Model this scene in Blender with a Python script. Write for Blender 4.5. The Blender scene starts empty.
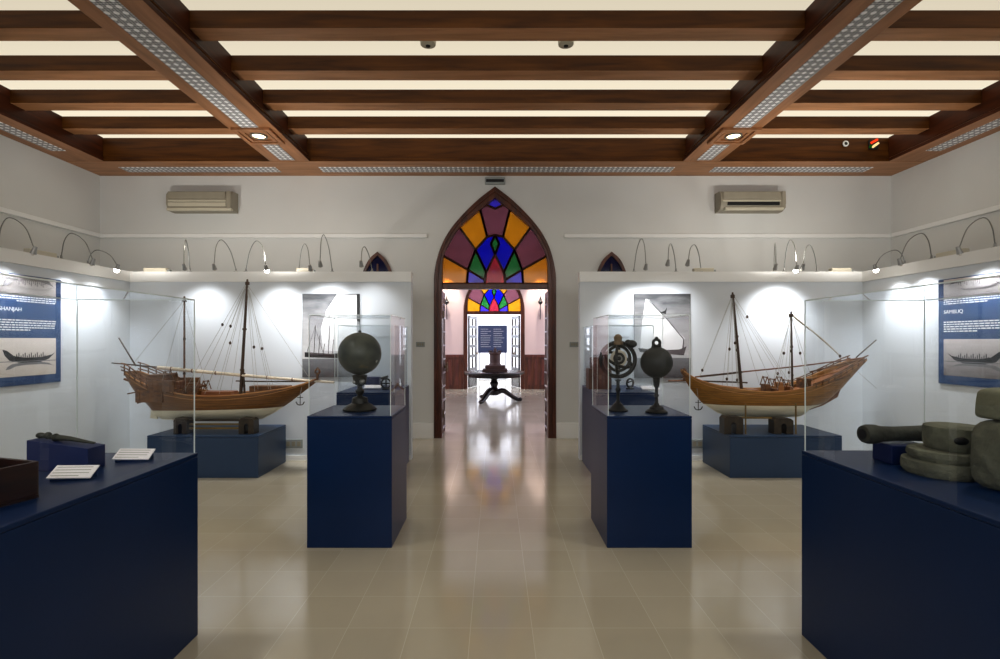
import bpy, bmesh, math, random
from mathutils import Vector, Matrix
random.seed(7)
PI = math.pi
scene = bpy.context.scene
COL = scene.collection
F, VX, VY, EYE = 500.0, 495.0, 340.0, 1.55

def s2l(c):
    return tuple(((v/255)/12.92 if v/255 <= .04045 else (((v/255)+.055)/1.055)**2.4) for v in c)

# ------------------------------------------------------------------ materials
def new_mat(name):
    m = bpy.data.materials.new(name); m.use_nodes = True
    nt = m.node_tree
    for n in list(nt.nodes): nt.nodes.remove(n)
    out = nt.nodes.new('ShaderNodeOutputMaterial')
    return m, nt, out

def paint(name, rgb, rough=.5, var=.06, scale=6, metal=0, spec=.5, coat=0, bump=0, bscale=40):
    """plain surface whose colour drifts a little"""
    m, nt, out = new_mat(name)
    N, L = nt.nodes, nt.links
    b = N.new('ShaderNodeBsdfPrincipled'); L.new(b.outputs[0], out.inputs[0])
    tc = N.new('ShaderNodeTexCoord'); nz = N.new('ShaderNodeTexNoise')
    nz.inputs['Scale'].default_value = scale; nz.inputs['Detail'].default_value = 4
    L.new(tc.outputs['Object'], nz.inputs['Vector'])
    r = N.new('ShaderNodeValToRGB'); L.new(nz.outputs['Fac'], r.inputs[0])
    c = s2l(rgb)
    r.color_ramp.elements[0].position = .3; r.color_ramp.elements[1].position = .7
    r.color_ramp.elements[0].color = (*[v*(1-var) for v in c], 1)
    r.color_ramp.elements[1].color = (*[min(1, v*(1+var)) for v in c], 1)
    L.new(r.outputs[0], b.inputs['Base Color'])
    b.inputs['Roughness'].default_value = rough; b.inputs['Metallic'].default_value = metal
    b.inputs['Specular IOR Level'].default_value = spec; b.inputs['Coat Weight'].default_value = coat
    if bump:
        n2 = N.new('ShaderNodeTexNoise'); n2.inputs['Scale'].default_value = bscale; n2.inputs['Detail'].default_value = 6
        L.new(tc.outputs['Object'], n2.inputs['Vector'])
        bp = N.new('ShaderNodeBump'); bp.inputs['Strength'].default_value = bump; bp.inputs['Distance'].default_value = .02
        L.new(n2.outputs['Fac'], bp.inputs['Height']); L.new(bp.outputs[0], b.inputs['Normal'])
    return m

def wood(name, dark, light, rough=.35, stretch=(1, 12, 12), scale=2.0, coat=.0, spec=.5):
    m, nt, out = new_mat(name)
    N, L = nt.nodes, nt.links
    b = N.new('ShaderNodeBsdfPrincipled'); L.new(b.outputs[0], out.inputs[0])
    tc = N.new('ShaderNodeTexCoord'); mp = N.new('ShaderNodeMapping')
    mp.inputs['Scale'].default_value = stretch
    nz = N.new('ShaderNodeTexNoise'); nz.inputs['Scale'].default_value = scale; nz.inputs['Detail'].default_value = 7
    nz.inputs['Distortion'].default_value = .4
    L.new(tc.outputs['Object'], mp.inputs[0]); L.new(mp.outputs[0], nz.inputs['Vector'])
    r = N.new('ShaderNodeValToRGB'); L.new(nz.outputs['Fac'], r.inputs[0])
    r.color_ramp.elements[0].position = .32; r.color_ramp.elements[1].position = .68
    r.color_ramp.elements[0].color = (*s2l(dark), 1); r.color_ramp.elements[1].color = (*s2l(light), 1)
    L.new(r.outputs[0], b.inputs['Base Color'])
    b.inputs['Roughness'].default_value = rough; b.inputs['Coat Weight'].default_value = coat; b.inputs['Specular IOR Level'].default_value = spec
    return m

def emit(name, rgb, strength):
    m, nt, out = new_mat(name)
    e = nt.nodes.new('ShaderNodeEmission'); e.inputs[0].default_value = (*s2l(rgb), 1); e.inputs[1].default_value = strength
    nt.links.new(e.outputs[0], out.inputs[0]); return m

def glass(name, tint=(.94, .955, .965), refl=1.0, base=.05):
    m, nt, out = new_mat(name)
    N, L = nt.nodes, nt.links
    t = N.new('ShaderNodeBsdfTransparent'); t.inputs[0].default_value = (*tint, 1)
    g = N.new('ShaderNodeBsdfGlossy'); g.inputs['Roughness'].default_value = .0; g.inputs[0].default_value = (.95, .97, 1, 1)
    lw = N.new('ShaderNodeLayerWeight'); lw.inputs[0].default_value = .5
    pw = N.new('ShaderNodeMath'); pw.operation = 'POWER'; L.new(lw.outputs['Facing'], pw.inputs[0]); pw.inputs[1].default_value = 4.5
    mu = N.new('ShaderNodeMath'); mu.operation = 'MULTIPLY_ADD'; L.new(pw.outputs[0], mu.inputs[0])
    mu.inputs[1].default_value = .7*refl; mu.inputs[2].default_value = base
    mx = N.new('ShaderNodeMixShader'); L.new(mu.outputs[0], mx.inputs[0]); L.new(t.outputs[0], mx.inputs[1]); L.new(g.outputs[0], mx.inputs[2])
    L.new(mx.outputs[0], out.inputs[0]); return m

def stained(name, rgb, glow=.0):
    m, nt, out = new_mat(name)
    N, L = nt.nodes, nt.links
    tc = N.new('ShaderNodeTexCoord'); nz = N.new('ShaderNodeTexNoise'); nz.inputs['Scale'].default_value = 5
    L.new(tc.outputs['Object'], nz.inputs['Vector'])
    r = N.new('ShaderNodeValToRGB'); L.new(nz.outputs['Fac'], r.inputs[0]); c = s2l(rgb)
    r.color_ramp.elements[0].color = (*[v*.75 for v in c], 1); r.color_ramp.elements[1].color = (*[min(1, v*1.2) for v in c], 1)
    d = N.new('ShaderNodeBsdfDiffuse'); t = N.new('ShaderNodeBsdfTranslucent'); tr = N.new('ShaderNodeBsdfTransparent')
    for n in (d, t, tr): L.new(r.outputs[0], n.inputs[0])
    a = N.new('ShaderNodeMixShader'); a.inputs[0].default_value = .65; L.new(d.outputs[0], a.inputs[1]); L.new(t.outputs[0], a.inputs[2])
    a2 = N.new('ShaderNodeMixShader'); a2.inputs[0].default_value = .45; L.new(a.outputs[0], a2.inputs[1]); L.new(tr.outputs[0], a2.inputs[2])
    g = N.new('ShaderNodeBsdfGlossy'); g.inputs['Roughness'].default_value = .08
    x = N.new('ShaderNodeMixShader'); x.inputs[0].default_value = .03; L.new(a2.outputs[0], x.inputs[1]); L.new(g.outputs[0], x.inputs[2])
    L.new(x.outputs[0], out.inputs[0]); return m

def floor_mat():
    m, nt, out = new_mat('polished_tile')
    N, L = nt.nodes, nt.links
    b = N.new('ShaderNodeBsdfPrincipled'); L.new(b.outputs[0], out.inputs[0])
    tc = N.new('ShaderNodeTexCoord')
    mp = N.new('ShaderNodeMapping'); mp.inputs['Location'].default_value = (.1317, -.043, 0)
    br = N.new('ShaderNodeTexBrick'); br.offset = 0; br.squash = 1
    br.inputs['Scale'].default_value = 1; br.inputs['Brick Width'].default_value = .331; br.inputs['Row Height'].default_value = .331
    br.inputs['Mortar Size'].default_value = .0018; br.inputs['Mortar Smooth'].default_value = .3
    br.inputs['Color1'].default_value = (*s2l((178, 171, 152)), 1); br.inputs['Color2'].default_value = (*s2l((185, 178, 160)), 1)
    br.inputs['Mortar'].default_value = (*s2l((200, 196, 180)), 1)
    L.new(tc.outputs['Object'], mp.inputs[0]); L.new(mp.outputs[0], br.inputs['Vector'])
    nz = N.new('ShaderNodeTexNoise'); nz.inputs['Scale'].default_value = 1.3; nz.inputs['Detail'].default_value = 5
    L.new(tc.outputs['Object'], nz.inputs['Vector'])
    mx = N.new('ShaderNodeMixRGB'); mx.blend_type = 'MULTIPLY'; mx.inputs[0].default_value = .5
    r = N.new('ShaderNodeValToRGB'); r.color_ramp.elements[0].color = (.82, .82, .84, 1); r.color_ramp.elements[1].color = (1, 1, 1, 1)
    r.color_ramp.elements[0].position = .3; r.color_ramp.elements[1].position = .7
    L.new(nz.outputs['Fac'], r.inputs[0]); L.new(br.outputs['Color'], mx.inputs[1]); L.new(r.outputs[0], mx.inputs[2])
    L.new(mx.outputs[0], b.inputs['Base Color'])
    n2 = N.new('ShaderNodeTexNoise'); n2.inputs['Scale'].default_value = 3; n2.inputs['Detail'].default_value = 3
    L.new(tc.outputs['Object'], n2.inputs['Vector'])
    mr = N.new('ShaderNodeMapRange'); mr.inputs[3].default_value = .08; mr.inputs[4].default_value = .17
    L.new(n2.outputs['Fac'], mr.inputs[0]); L.new(mr.outputs[0], b.inputs['Roughness'])
    b.inputs['Specular IOR Level'].default_value = .75
    return m

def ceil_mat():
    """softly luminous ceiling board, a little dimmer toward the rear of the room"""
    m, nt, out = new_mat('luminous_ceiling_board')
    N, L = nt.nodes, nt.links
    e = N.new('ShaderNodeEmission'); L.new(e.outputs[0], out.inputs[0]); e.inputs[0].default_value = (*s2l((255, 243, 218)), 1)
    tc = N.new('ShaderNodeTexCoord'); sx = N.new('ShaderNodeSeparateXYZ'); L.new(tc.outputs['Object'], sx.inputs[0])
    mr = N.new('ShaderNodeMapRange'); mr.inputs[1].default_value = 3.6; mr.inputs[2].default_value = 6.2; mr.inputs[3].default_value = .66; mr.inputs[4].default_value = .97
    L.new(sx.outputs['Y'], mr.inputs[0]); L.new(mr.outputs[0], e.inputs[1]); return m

def lattice_mat():
    """pierced white screen over a dark backing: dots in a square grid with fine fretwork between"""
    m, nt, out = new_mat('pierced_screen')
    N, L = nt.nodes, nt.links
    b = N.new('ShaderNodeBsdfPrincipled'); L.new(b.outputs[0], out.inputs[0])
    tc = N.new('ShaderNodeTexCoord')
    def dots(scale, off, r0, r1):
        mp = N.new('ShaderNodeMapping'); mp.inputs['Scale'].default_value = (scale, scale, 0); mp.inputs['Location'].default_value = (off, off, 0)
        fr = N.new('ShaderNodeVectorMath'); fr.operation = 'FRACTION'; L.new(tc.outputs['Object'], mp.inputs[0]); L.new(mp.outputs[0], fr.inputs[0])
        sb = N.new('ShaderNodeVectorMath'); sb.operation = 'SUBTRACT'; sb.inputs[1].default_value = (.5, .5, 0); L.new(fr.outputs[0], sb.inputs[0])
        ln = N.new('ShaderNodeVectorMath'); ln.operation = 'LENGTH'; L.new(sb.outputs[0], ln.inputs[0])
        mr = N.new('ShaderNodeMapRange'); mr.inputs[1].default_value = r0; mr.inputs[2].default_value = r1
        mr.inputs[3].default_value = 1; mr.inputs[4].default_value = 0; L.new(ln.outputs[1], mr.inputs[0]); return mr.outputs[0]
    a = dots(1/.074, 0, .26, .36); c = dots(3/.074, .5, .3, .55)
    mu = N.new('ShaderNodeMath'); mu.operation = 'MULTIPLY'; mu.inputs[1].default_value = .58; L.new(c, mu.inputs[0])
    mxx = N.new('ShaderNodeMath'); mxx.operation = 'MAXIMUM'; L.new(a, mxx.inputs[0]); L.new(mu.outputs[0], mxx.inputs[1])
    r = N.new('ShaderNodeValToRGB'); L.new(mxx.outputs[0], r.inputs[0])
    r.color_ramp.elements[0].color = (*s2l((26, 28, 40)), 1); r.color_ramp.elements[1].color = (*s2l((248, 248, 250)), 1)
    L.new(r.outputs[0], b.inputs['Base Color']); b.inputs['Roughness'].default_value = .5
    return m

def hull_mat(name, z0, slope, brown_d, brown_l):
    """planked wood above the waterline, white below it, in the hull's own space"""
    m, nt, out = new_mat(name)
    N, L = nt.nodes, nt.links
    b = N.new('ShaderNodeBsdfPrincipled'); L.new(b.outputs[0], out.inputs[0]); b.inputs['Roughness'].default_value = .4
    tc = N.new('ShaderNodeTexCoord'); sx = N.new('ShaderNodeSeparateXYZ'); L.new(tc.outputs['Object'], sx.inputs[0])
    ma = N.new('ShaderNodeMath'); ma.operation = 'MULTIPLY_ADD'; ma.inputs[1].default_value = -slope; L.new(sx.outputs['X'], ma.inputs[0]); L.new(sx.outputs['Z'], ma.inputs[2])
    gt = N.new('ShaderNodeMath'); gt.operation = 'GREATER_THAN'; gt.inputs[1].default_value = z0; L.new(ma.outputs[0], gt.inputs[0])
    mp = N.new('ShaderNodeMapping'); mp.inputs['Scale'].default_value = (2, 6, 30); L.new(tc.outputs['Object'], mp.inputs[0])
    nz = N.new('ShaderNodeTexNoise'); nz.inputs['Scale'].default_value = 2; nz.inputs['Detail'].default_value = 6; L.new(mp.outputs[0], nz.inputs['Vector'])
    r = N.new('ShaderNodeValToRGB'); L.new(nz.outputs['Fac'], r.inputs[0])
    r.color_ramp.elements[0].position = .3; r.color_ramp.elements[1].position = .7
    r.color_ramp.elements[0].color = (*s2l(brown_d), 1); r.color_ramp.elements[1].color = (*s2l(brown_l), 1)
    mo = N.new('ShaderNodeMath'); mo.operation = 'MODULO'; mo.inputs[1].default_value = .026; L.new(ma.outputs[0], mo.inputs[0])
    lt = N.new('ShaderNodeMath'); lt.operation = 'LESS_THAN'; lt.inputs[1].default_value = .0025; L.new(mo.outputs[0], lt.inputs[0])
    mk = N.new('ShaderNodeMixRGB'); mk.inputs[2].default_value = (*[v*.4 for v in s2l(brown_d)], 1); L.new(lt.outputs[0], mk.inputs[0]); L.new(r.outputs[0], mk.inputs[1])
    r2 = N.new('ShaderNodeValToRGB'); L.new(nz.outputs['Fac'], r2.inputs[0])
    r2.color_ramp.elements[0].color = (*s2l((214, 208, 182)), 1); r2.color_ramp.elements[1].color = (*s2l((240, 236, 218)), 1)
    mx = N.new('ShaderNodeMixRGB'); L.new(gt.outputs[0], mx.inputs[0]); L.new(r2.outputs[0], mx.inputs[1]); L.new(mk.outputs[0], mx.inputs[2])
    L.new(mx.outputs[0], b.inputs['Base Color']); return m

def grad_mat(name, bottom, top, noise=.25):
    """grey photographic print: tones run from bottom to top of the print"""
    m, nt, out = new_mat(name)
    N, L = nt.nodes, nt.links
    b = N.new('ShaderNodeBsdfPrincipled'); L.new(b.outputs[0], out.inputs[0]); b.inputs['Roughness'].default_value = .45
    tc = N.new('ShaderNodeTexCoord'); sx = N.new('ShaderNodeSeparateXYZ'); L.new(tc.outputs['Generated'], sx.inputs[0])
    nz = N.new('ShaderNodeTexNoise'); nz.inputs['Scale'].default_value = 3.5; nz.inputs['Detail'].default_value = 6
    mp = N.new('ShaderNodeMapping'); mp.inputs['Scale'].default_value = (1, 1, 3.5); L.new(tc.outputs['Generated'], mp.inputs[0]); L.new(mp.outputs[0], nz.inputs['Vector'])
    ma = N.new('ShaderNodeMath'); ma.operation = 'MULTIPLY_ADD'; ma.inputs[1].default_value = noise; L.new(nz.outputs['Fac'], ma.inputs[0])
    ad = N.new('ShaderNodeMath'); ad.operation = 'SUBTRACT'; ad.inputs[1].default_value = noise/2; L.new(sx.outputs['Z'], ad.inputs[0]); L.new(ad.outputs[0], ma.inputs[2])
    r = N.new('ShaderNodeValToRGB'); L.new(ma.outputs[0], r.inputs[0])
    r.color_ramp.elements[0].color = (*s2l(bottom), 1); r.color_ramp.elements[1].color = (*s2l(top), 1)
    L.new(r.outputs[0], b.inputs['Base Color']); return m

def globe_mat():
    m, nt, out = new_mat('engraved_bronze_globe')
    N, L = nt.nodes, nt.links
    b = N.new('ShaderNodeBsdfPrincipled'); L.new(b.outputs[0], out.inputs[0])
    tc = N.new('ShaderNodeTexCoord')
    nz = N.new('ShaderNodeTexNoise'); nz.inputs['Scale'].default_value = 9; nz.inputs['Detail'].default_value = 8; L.new(tc.outputs['Object'], nz.inputs['Vector'])
    r = N.new('ShaderNodeValToRGB'); L.new(nz.outputs['Fac'], r.inputs[0])
    e = r.color_ramp.elements; e[0].position = .35; e[0].color = (*s2l((54, 60, 58)), 1); e[1].position = .62; e[1].color = (*s2l((84, 88, 80)), 1)
    x = e.new(.72); x.color = (*s2l((130, 112, 72)), 1)
    vo = N.new('ShaderNodeTexVoronoi'); vo.inputs['Scale'].default_value = 8; L.new(tc.outputs['Object'], vo.inputs['Vector'])
    lt = N.new('ShaderNodeMath'); lt.operation = 'LESS_THAN'; lt.inputs[1].default_value = .11; L.new(vo.outputs['Distance'], lt.inputs[0])
    mx = N.new('ShaderNodeMixRGB'); mx.inputs[2].default_value = (*s2l((190, 192, 180)), 1); L.new(lt.outputs[0], mx.inputs[0]); L.new(r.outputs[0], mx.inputs[1])
    L.new(mx.outputs[0], b.inputs['Base Color']); b.inputs['Metallic'].default_value = .25; b.inputs['Roughness'].default_value = .42
    return m

M = dict(
    wall=paint('grey_white_plaster', (212, 213, 211), .8, .02, 1.5),
    panel=paint('cool_white_board', (214, 220, 226), .65, .02, 1.2),
    farwall=paint('pinkish_plaster', (222, 198, 188), .8, .03, 1.5),
    white=paint('white_plaster', (235, 235, 235), .8, .02, 2),
    trimw=paint('white_trim', (234, 235, 234), .5, .02, 3),
    floor=floor_mat(), lattice=lattice_mat(),
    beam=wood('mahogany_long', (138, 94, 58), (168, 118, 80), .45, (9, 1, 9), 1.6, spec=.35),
    beamdark=wood('mahogany_long_dark', (48, 20, 7), (74, 34, 12), .45, (9, 1, 9), 1.6, spec=.2),  # one mahogany in a lit and a shaded tone, likewise for the joists
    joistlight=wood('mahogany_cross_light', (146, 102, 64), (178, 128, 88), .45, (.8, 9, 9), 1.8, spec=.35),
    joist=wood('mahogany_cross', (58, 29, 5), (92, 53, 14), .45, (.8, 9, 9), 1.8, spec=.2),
    ceil=ceil_mat(),
    doorwood=wood('dark_red_door_wood', (58, 26, 14), (98, 50, 28), .35, (8, 8, 1), 2),
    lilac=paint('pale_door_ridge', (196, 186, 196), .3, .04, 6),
    lightwood=wood('pale_door_edge_wood', (110, 66, 38), (146, 92, 56), .4, (8, 8, 1), 2),
    navy=paint('navy_lacquer', (3, 36, 78), .36, .06, 3, spec=.3),
    navyblock=paint('navy_block_paint', (4, 28, 84), .45, .06, 5),
    boatnavy=paint('slate_navy_lacquer', (30, 56, 88), .4, .05, 3),
    glass=glass('clear_case_glass'),
    bead=paint('polished_glass_edge', (222, 232, 232), .15, .02, 8),
    bronze=paint('dark_bronze', (48, 48, 44), .4, .25, 18, metal=.5, bump=.2),
    blackmetal=paint('blackened_metal', (36, 36, 36), .42, .25, 14, metal=.3),
    globe=globe_mat(),
    darkglobe=paint('dark_iron_globe', (44, 46, 46), .5, .3, 10, metal=.3, bump=.2, bscale=30),
    tan=paint('tan_brass', (128, 108, 84), .4, .15, 12, metal=.4),
    steel=paint('brushed_steel_tube', (150, 152, 150), .3, .05, 10, metal=.8),
    lampgrey=paint('lamp_grey', (150, 150, 148), .35, .05, 10, metal=.3),
    bulb=emit('lit_halogen_bulb', (255, 250, 238), 25),
    bulbdim=paint('halogen_bulb_turned_away', (205, 200, 190), .2, .02, 8),
    down=emit('warm_downlight_lens', (255, 226, 178), 9),
    acw=paint('aged_cream_plastic', (196, 190, 172), .45, .03, 8),
    acd=paint('grey_cream_plastic', (150, 144, 128), .5, .04, 8),
    black=paint('matte_black', (14, 14, 15), .6, .1, 10),
    boxgrey=paint('grey_plastic', (150, 156, 154), .5, .05, 10),
    posterblue=paint('poster_blue', (44, 74, 116), .45, .08, 4),
    posterdark=paint('poster_dark_blue', (30, 50, 86), .45, .08, 4),
    ink=paint('white_ink', (232, 236, 240), .5, .01, 5),
    card=paint('white_card', (240, 238, 244), .55, .01, 5),
    dark1=paint('print_black', (26, 26, 28), .5, .15, 20), mid1=paint('print_grey', (120, 120, 122), .5, .1, 12),
    light1=paint('print_white', (236, 236, 236), .5, .02, 6),
    pr_sky=grad_mat('print_storm_sky', (205, 205, 206), (58, 60, 64), .5),
    pr_sea=grad_mat('print_sea', (70, 72, 76), (128, 130, 134), .6),
    pr_haze=grad_mat('print_pale_haze', (200, 192, 184), (226, 218, 212), .5),
    pr_old=grad_mat('print_old_grey', (120, 116, 118), (206, 200, 200), .4),
    hullL=hull_mat('planked_hull_brown', .263, .02, (92, 58, 20), (128, 84, 34)),
    hullR=hull_mat('planked_hull_honey', .310, .0, (120, 80, 26), (158, 110, 42)),
    deck=wood('deck_planks', (104, 62, 34), (150, 98, 58), .5, (1, 14, 1), 2.4),
    spar=wood('dark_spar', (46, 34, 26), (78, 58, 42), .5, (6, 6, 1), 3),
    sparbrown=wood('brown_spar', (92, 58, 36), (128, 84, 56), .5, (1, 6, 6), 3),
    boatwood=wood('carved_boat_wood', (74, 46, 22), (126, 86, 48), .5, (3, 3, 6), 5),
    wale=wood('pale_wale', (156, 104, 56), (190, 142, 88), .45, (1, 6, 6), 3),
    canvas=paint('furled_canvas', (216, 206, 188), .8, .12, 30),
    rope=paint('pale_rope', (165, 165, 160), .8, .1, 30),
    standw=wood('dark_cradle_wood', (30, 24, 18), (58, 46, 30), .45, (4, 4, 4), 4),
    railgold=wood('olive_rail_wood', (92, 74, 34), (134, 110, 54), .4, (1, 6, 6), 4),
    iron=paint('rust_iron', (60, 62, 54), .7, .3, 14, metal=.2, bump=.5, bscale=25),
    stone=paint('weathered_stone', (112, 114, 98), .9, .38, 9, bump=.9, bscale=24),
    stone2=paint('pale_top_stone', (124, 126, 106), .9, .22, 9, bump=.7, bscale=18),
    boxwood=wood('dark_box_wood', (26, 14, 10), (56, 30, 20), .4, (8, 1, 8), 3),
    boxin=wood('reddish_box_lining', (84, 46, 30), (120, 72, 48), .6, (8, 1, 8), 3),
    verdigris=paint('green_brass', (96, 102, 52), .5, .35, 25, metal=.4, bump=.3),
    brownwood=wood('aged_brown_wood', (70, 46, 38), (104, 72, 58), .5, (6, 6, 1), 4),
    tablew=wood('black_table_wood', (12, 9, 9), (30, 22, 20), .25, (3, 3, 3), 3),
    signblue=paint('sign_blue', (8, 26, 58), .5, .08, 4),
    relief=paint('muted_relief_wood', (70, 46, 40), .5, .2, 9),
    wains=wood('wainscot_wood', (70, 30, 22), (112, 58, 44), .4, (8, 8, 1), 2),
    redled=emit('red_glow', (255, 70, 30), 1.2), amberled=emit('pale_amber_glow', (255, 220, 150), 1.2), greenled=emit('green_glow', (30, 120, 30), .4),
)
GL = dict(amber=stained('amber_glass', (206, 136, 22)), mauve=stained('mauve_glass', (118, 70, 82)), blue=stained('blue_glass', (10, 14, 190)),
          green=stained('green_glass', (34, 116, 56)), red=stained('red_glass', (170, 44, 62)), violet=stained('violet_glass', (66, 54, 200)))

# ------------------------------------------------------------------ mesh building
class MB:
    def __init__(s): s.bm = bmesh.new(); s.mi = 0
    def _tag(s, faces):
        for f in faces: f.material_index = s.mi
    def box(s, x0, x1, y0, y1, z0, z1, bev=0, rot=None, org=None):
        r = bmesh.ops.create_cube(s.bm, size=1); vs = r['verts']
        for v in vs:
            v.co = Vector(((x0+x1)/2+v.co.x*(x1-x0), (y0+y1)/2+v.co.y*(y1-y0), (z0+z1)/2+v.co.z*(z1-z0)))
        fs = list({f for v in vs for f in v.link_faces}); s._tag(fs)
        if bev:
            es = list({e for v in vs for e in v.link_edges})
            rr = bmesh.ops.bevel(s.bm, geom=es, offset=bev, segments=2, affect='EDGES', profile=.5)
            s._tag(rr['faces']); vs = list({v for f in rr['faces'] for v in f.verts} | {v for v in vs if v.is_valid})
        if rot is not None:
            bmesh.ops.rotate(s.bm, verts=vs, cent=org or Vector(((x0+x1)/2, (y0+y1)/2, (z0+z1)/2)), matrix=rot)
        return s
    def loft(s, rings, cap=True, close=True):
        R = [[s.bm.verts.new(p) for p in ring] for ring in rings]
        fs = []
        for a, b in zip(R, R[1:]):
            n = len(a)
            for i in range(n if close else n-1):
                j = (i+1) % n
                try: fs.append(s.bm.faces.new((a[i], a[j], b[j], b[i])))
                except ValueError: pass
        if cap:
            for ring in (R[0][::-1], R[-1]):
                try: fs.append(s.bm.faces.new(ring))
                except ValueError: pass
        s._tag(fs); return s
    def tube(s, pts, r, seg=8, r1=None, flat=1):
        pts = [Vector(p) for p in pts]; n = len(pts); rings = []
        up = None
        for i, p in enumerate(pts):
            d = (pts[min(i+1, n-1)]-pts[max(i-1, 0)]).normalized()
            if up is None or abs(d.dot(up)) > .98: up = Vector((0, 0, 1)) if abs(d.z) < .9 else Vector((0, 1, 0))
            a = d.cross(up).normalized(); b = a.cross(d).normalized(); up = b
            rad = r if r1 is None else r+(r1-r)*i/(n-1)
            if callable(r): rad = r(i/(n-1))
            rings.append([p+a*rad*math.cos(2*PI*k/seg)+b*rad*flat*math.sin(2*PI*k/seg) for k in range(seg)])
        return s.loft(rings)
    def lathe(s, prof, seg=28, c=(0, 0, 0), ax='z'):
        rings = []
        for r, h in prof:
            ring = []
            for k in range(seg):
                a = 2*PI*k/seg; u, v = max(r, 1e-4)*math.cos(a), max(r, 1e-4)*math.sin(a)
                p = {'z': (u, v, h), 'x': (h, u, v), 'y': (u, h, v)}[ax]
                ring.append(Vector(p)+Vector(c))
            rings.append(ring)
        return s.loft(rings)
    def sphere(s, c, r, seg=24, rings=14, sc=(1, 1, 1)):
        R = bmesh.ops.create_uvsphere(s.bm, u_segments=seg, v_segments=rings, radius=r)
        for v in R['verts']: v.co = Vector((v.co.x*sc[0], v.co.y*sc[1], v.co.z*sc[2]))+Vector(c)
        s._tag({f for v in R['verts'] for f in v.link_faces}); return s
    def torus(s, c, R, r, rot=None, seg=40, ms=8, flat=1):
        rings = []
        for i in range(seg+1):
            a = 2*PI*i/seg; ring = []
            for k in range(ms):
                b = 2*PI*k/ms
                p = Vector(((R+r*math.cos(b))*math.cos(a), r*flat*math.sin(b), (R+r*math.cos(b))*math.sin(a)))
                if rot: p = rot @ p
                ring.append(p+Vector(c))
            rings.append(ring)
        return s.loft(rings, cap=False)
    def prism(s, poly, y0, y1):
        """poly in (x,z), extruded along y"""
        a = [s.bm.verts.new((x, y0, z)) for x, z in poly]; b = [s.bm.verts.new((x, y1, z)) for x, z in poly]
        fs = [s.bm.faces.new(a), s.bm.faces.new(b[::-1])]
        n = len(poly)
        for i in range(n): fs.append(s.bm.faces.new((a[i], b[i], b[(i+1) % n], a[(i+1) % n])))
        s._tag(fs); return s
    def flat(s, poly, y=0):
        f = s.bm.faces.new([s.bm.verts.new((x, y, z)) for x, z in poly]); s._tag([f]); return s
    def face(s, pts):
        f = s.bm.faces.new([s.bm.verts.new(p) for p in pts]); s._tag([f]); return s
    def build(s, name, mats, parent=None, smooth=False, loc=None):
        bmesh.ops.recalc_face_normals(s.bm, faces=s.bm.faces)
        me = bpy.data.meshes.new(name); s.bm.to_mesh(me); s.bm.free()
        for m in (mats if isinstance(mats, (list, tuple)) else [mats]): me.materials.append(m)
        if smooth:
            for p in me.polygons: p.use_smooth = True
            me.set_sharp_from_angle(angle=math.radians(40))
        o = bpy.data.objects.new(name, me); COL.objects.link(o)
        if parent: o.parent = parent
        if loc: o.location = loc
        return o

def thing(name, label, cat, loc=(0, 0, 0), rz=0, group=None):
    o = bpy.data.objects.new(name, None); COL.objects.link(o); o.empty_display_size = .1
    o.location = loc; o.rotation_euler = (0, 0, rz); o['label'] = label; o['category'] = cat
    if group: o['group'] = group
    return o
def tag(o, label, cat, group=None):
    o['label'] = label; o['category'] = cat
    if group: o['group'] = group
    return o
def struct(o): o['kind'] = 'structure'; return o
def copy_tree(o, parent=None):
    c = o.copy(); COL.objects.link(c)
    if parent: c.parent = parent
    for ch in [x for x in bpy.data.objects if x.parent == o and x != c]: copy_tree(ch, c)
    return c
def W(px, py, Y):
    return Vector(((px-VX)*Y/F, Y, EYE-(py-VY)*Y/F))
def curve(pts, n=8):
    pts = [Vector(p) for p in pts]; P = [pts[0]*2-pts[1]]+pts+[pts[-1]*2-pts[-2]]; out = []
    for i in range(1, len(P)-2):
        for k in range(n):
            t = k/n; a, b, c, d = P[i-1], P[i], P[i+1], P[i+2]
            out.append(.5*((2*b)+(c-a)*t+(2*a-5*b+4*c-d)*t*t+(3*b-a-3*c+d)*t**3))
    out.append(pts[-1]); return out
def lerp_tab(tab, x):
    if x <= tab[0][0]: return tab[0][1]
    for (a, b), (c, d) in zip(tab, tab[1:]):
        if x <= c: return b+(d-b)*(x-a)/(c-a)
    return tab[-1][1]
def light(kind, loc, energy, color=(1, 1, 1), size=.1, target=None, spot=60, blend=.5, sy=None, name='lamp_light'):
    l = bpy.data.lights.new(name, kind); l.energy = energy; l.color = color
    if kind == 'AREA':
        l.size = size
        if sy: l.shape = 'RECTANGLE'; l.size_y = sy
    else: l.shadow_soft_size = size
    if kind == 'SPOT': l.spot_size = math.radians(spot); l.spot_blend = blend
    o = bpy.data.objects.new(name, l); COL.objects.link(o); o.location = loc
    if target is not None: o.rotation_euler = (Vector(target)-Vector(loc)).to_track_quat('-Z', 'Y').to_euler()
    return o

# ------------------------------------------------------------------ room
XL, XR, YB, YF, HC = -6.25, 6.27, 7.91, -3.4, 4.495
HB = 4.145
Y2, Y3 = 15.8, 21.0
struct(MB().box(XL-.3, XR+.3, YF-.3, Y3+.3, -.12, 0).build('floor', M['floor']))
struct(MB().box(XL-.3, XR+.3, YF-.3, YB+.1, HC, HC+.1).build('ceiling', M['ceil']))
struct(MB().box(XL-.25, XL, YF-.25, YB+.25, 0, HC).build('wall_left', M['wall']))
struct(MB().box(XR, XR+.25, YF-.25, YB+.25, 0, HC).build('wall_right', M['wall']))
struct(MB().box(XL, XR, YF-.25, YF, 0, HC).build('wall_front', M['wall']))

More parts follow.
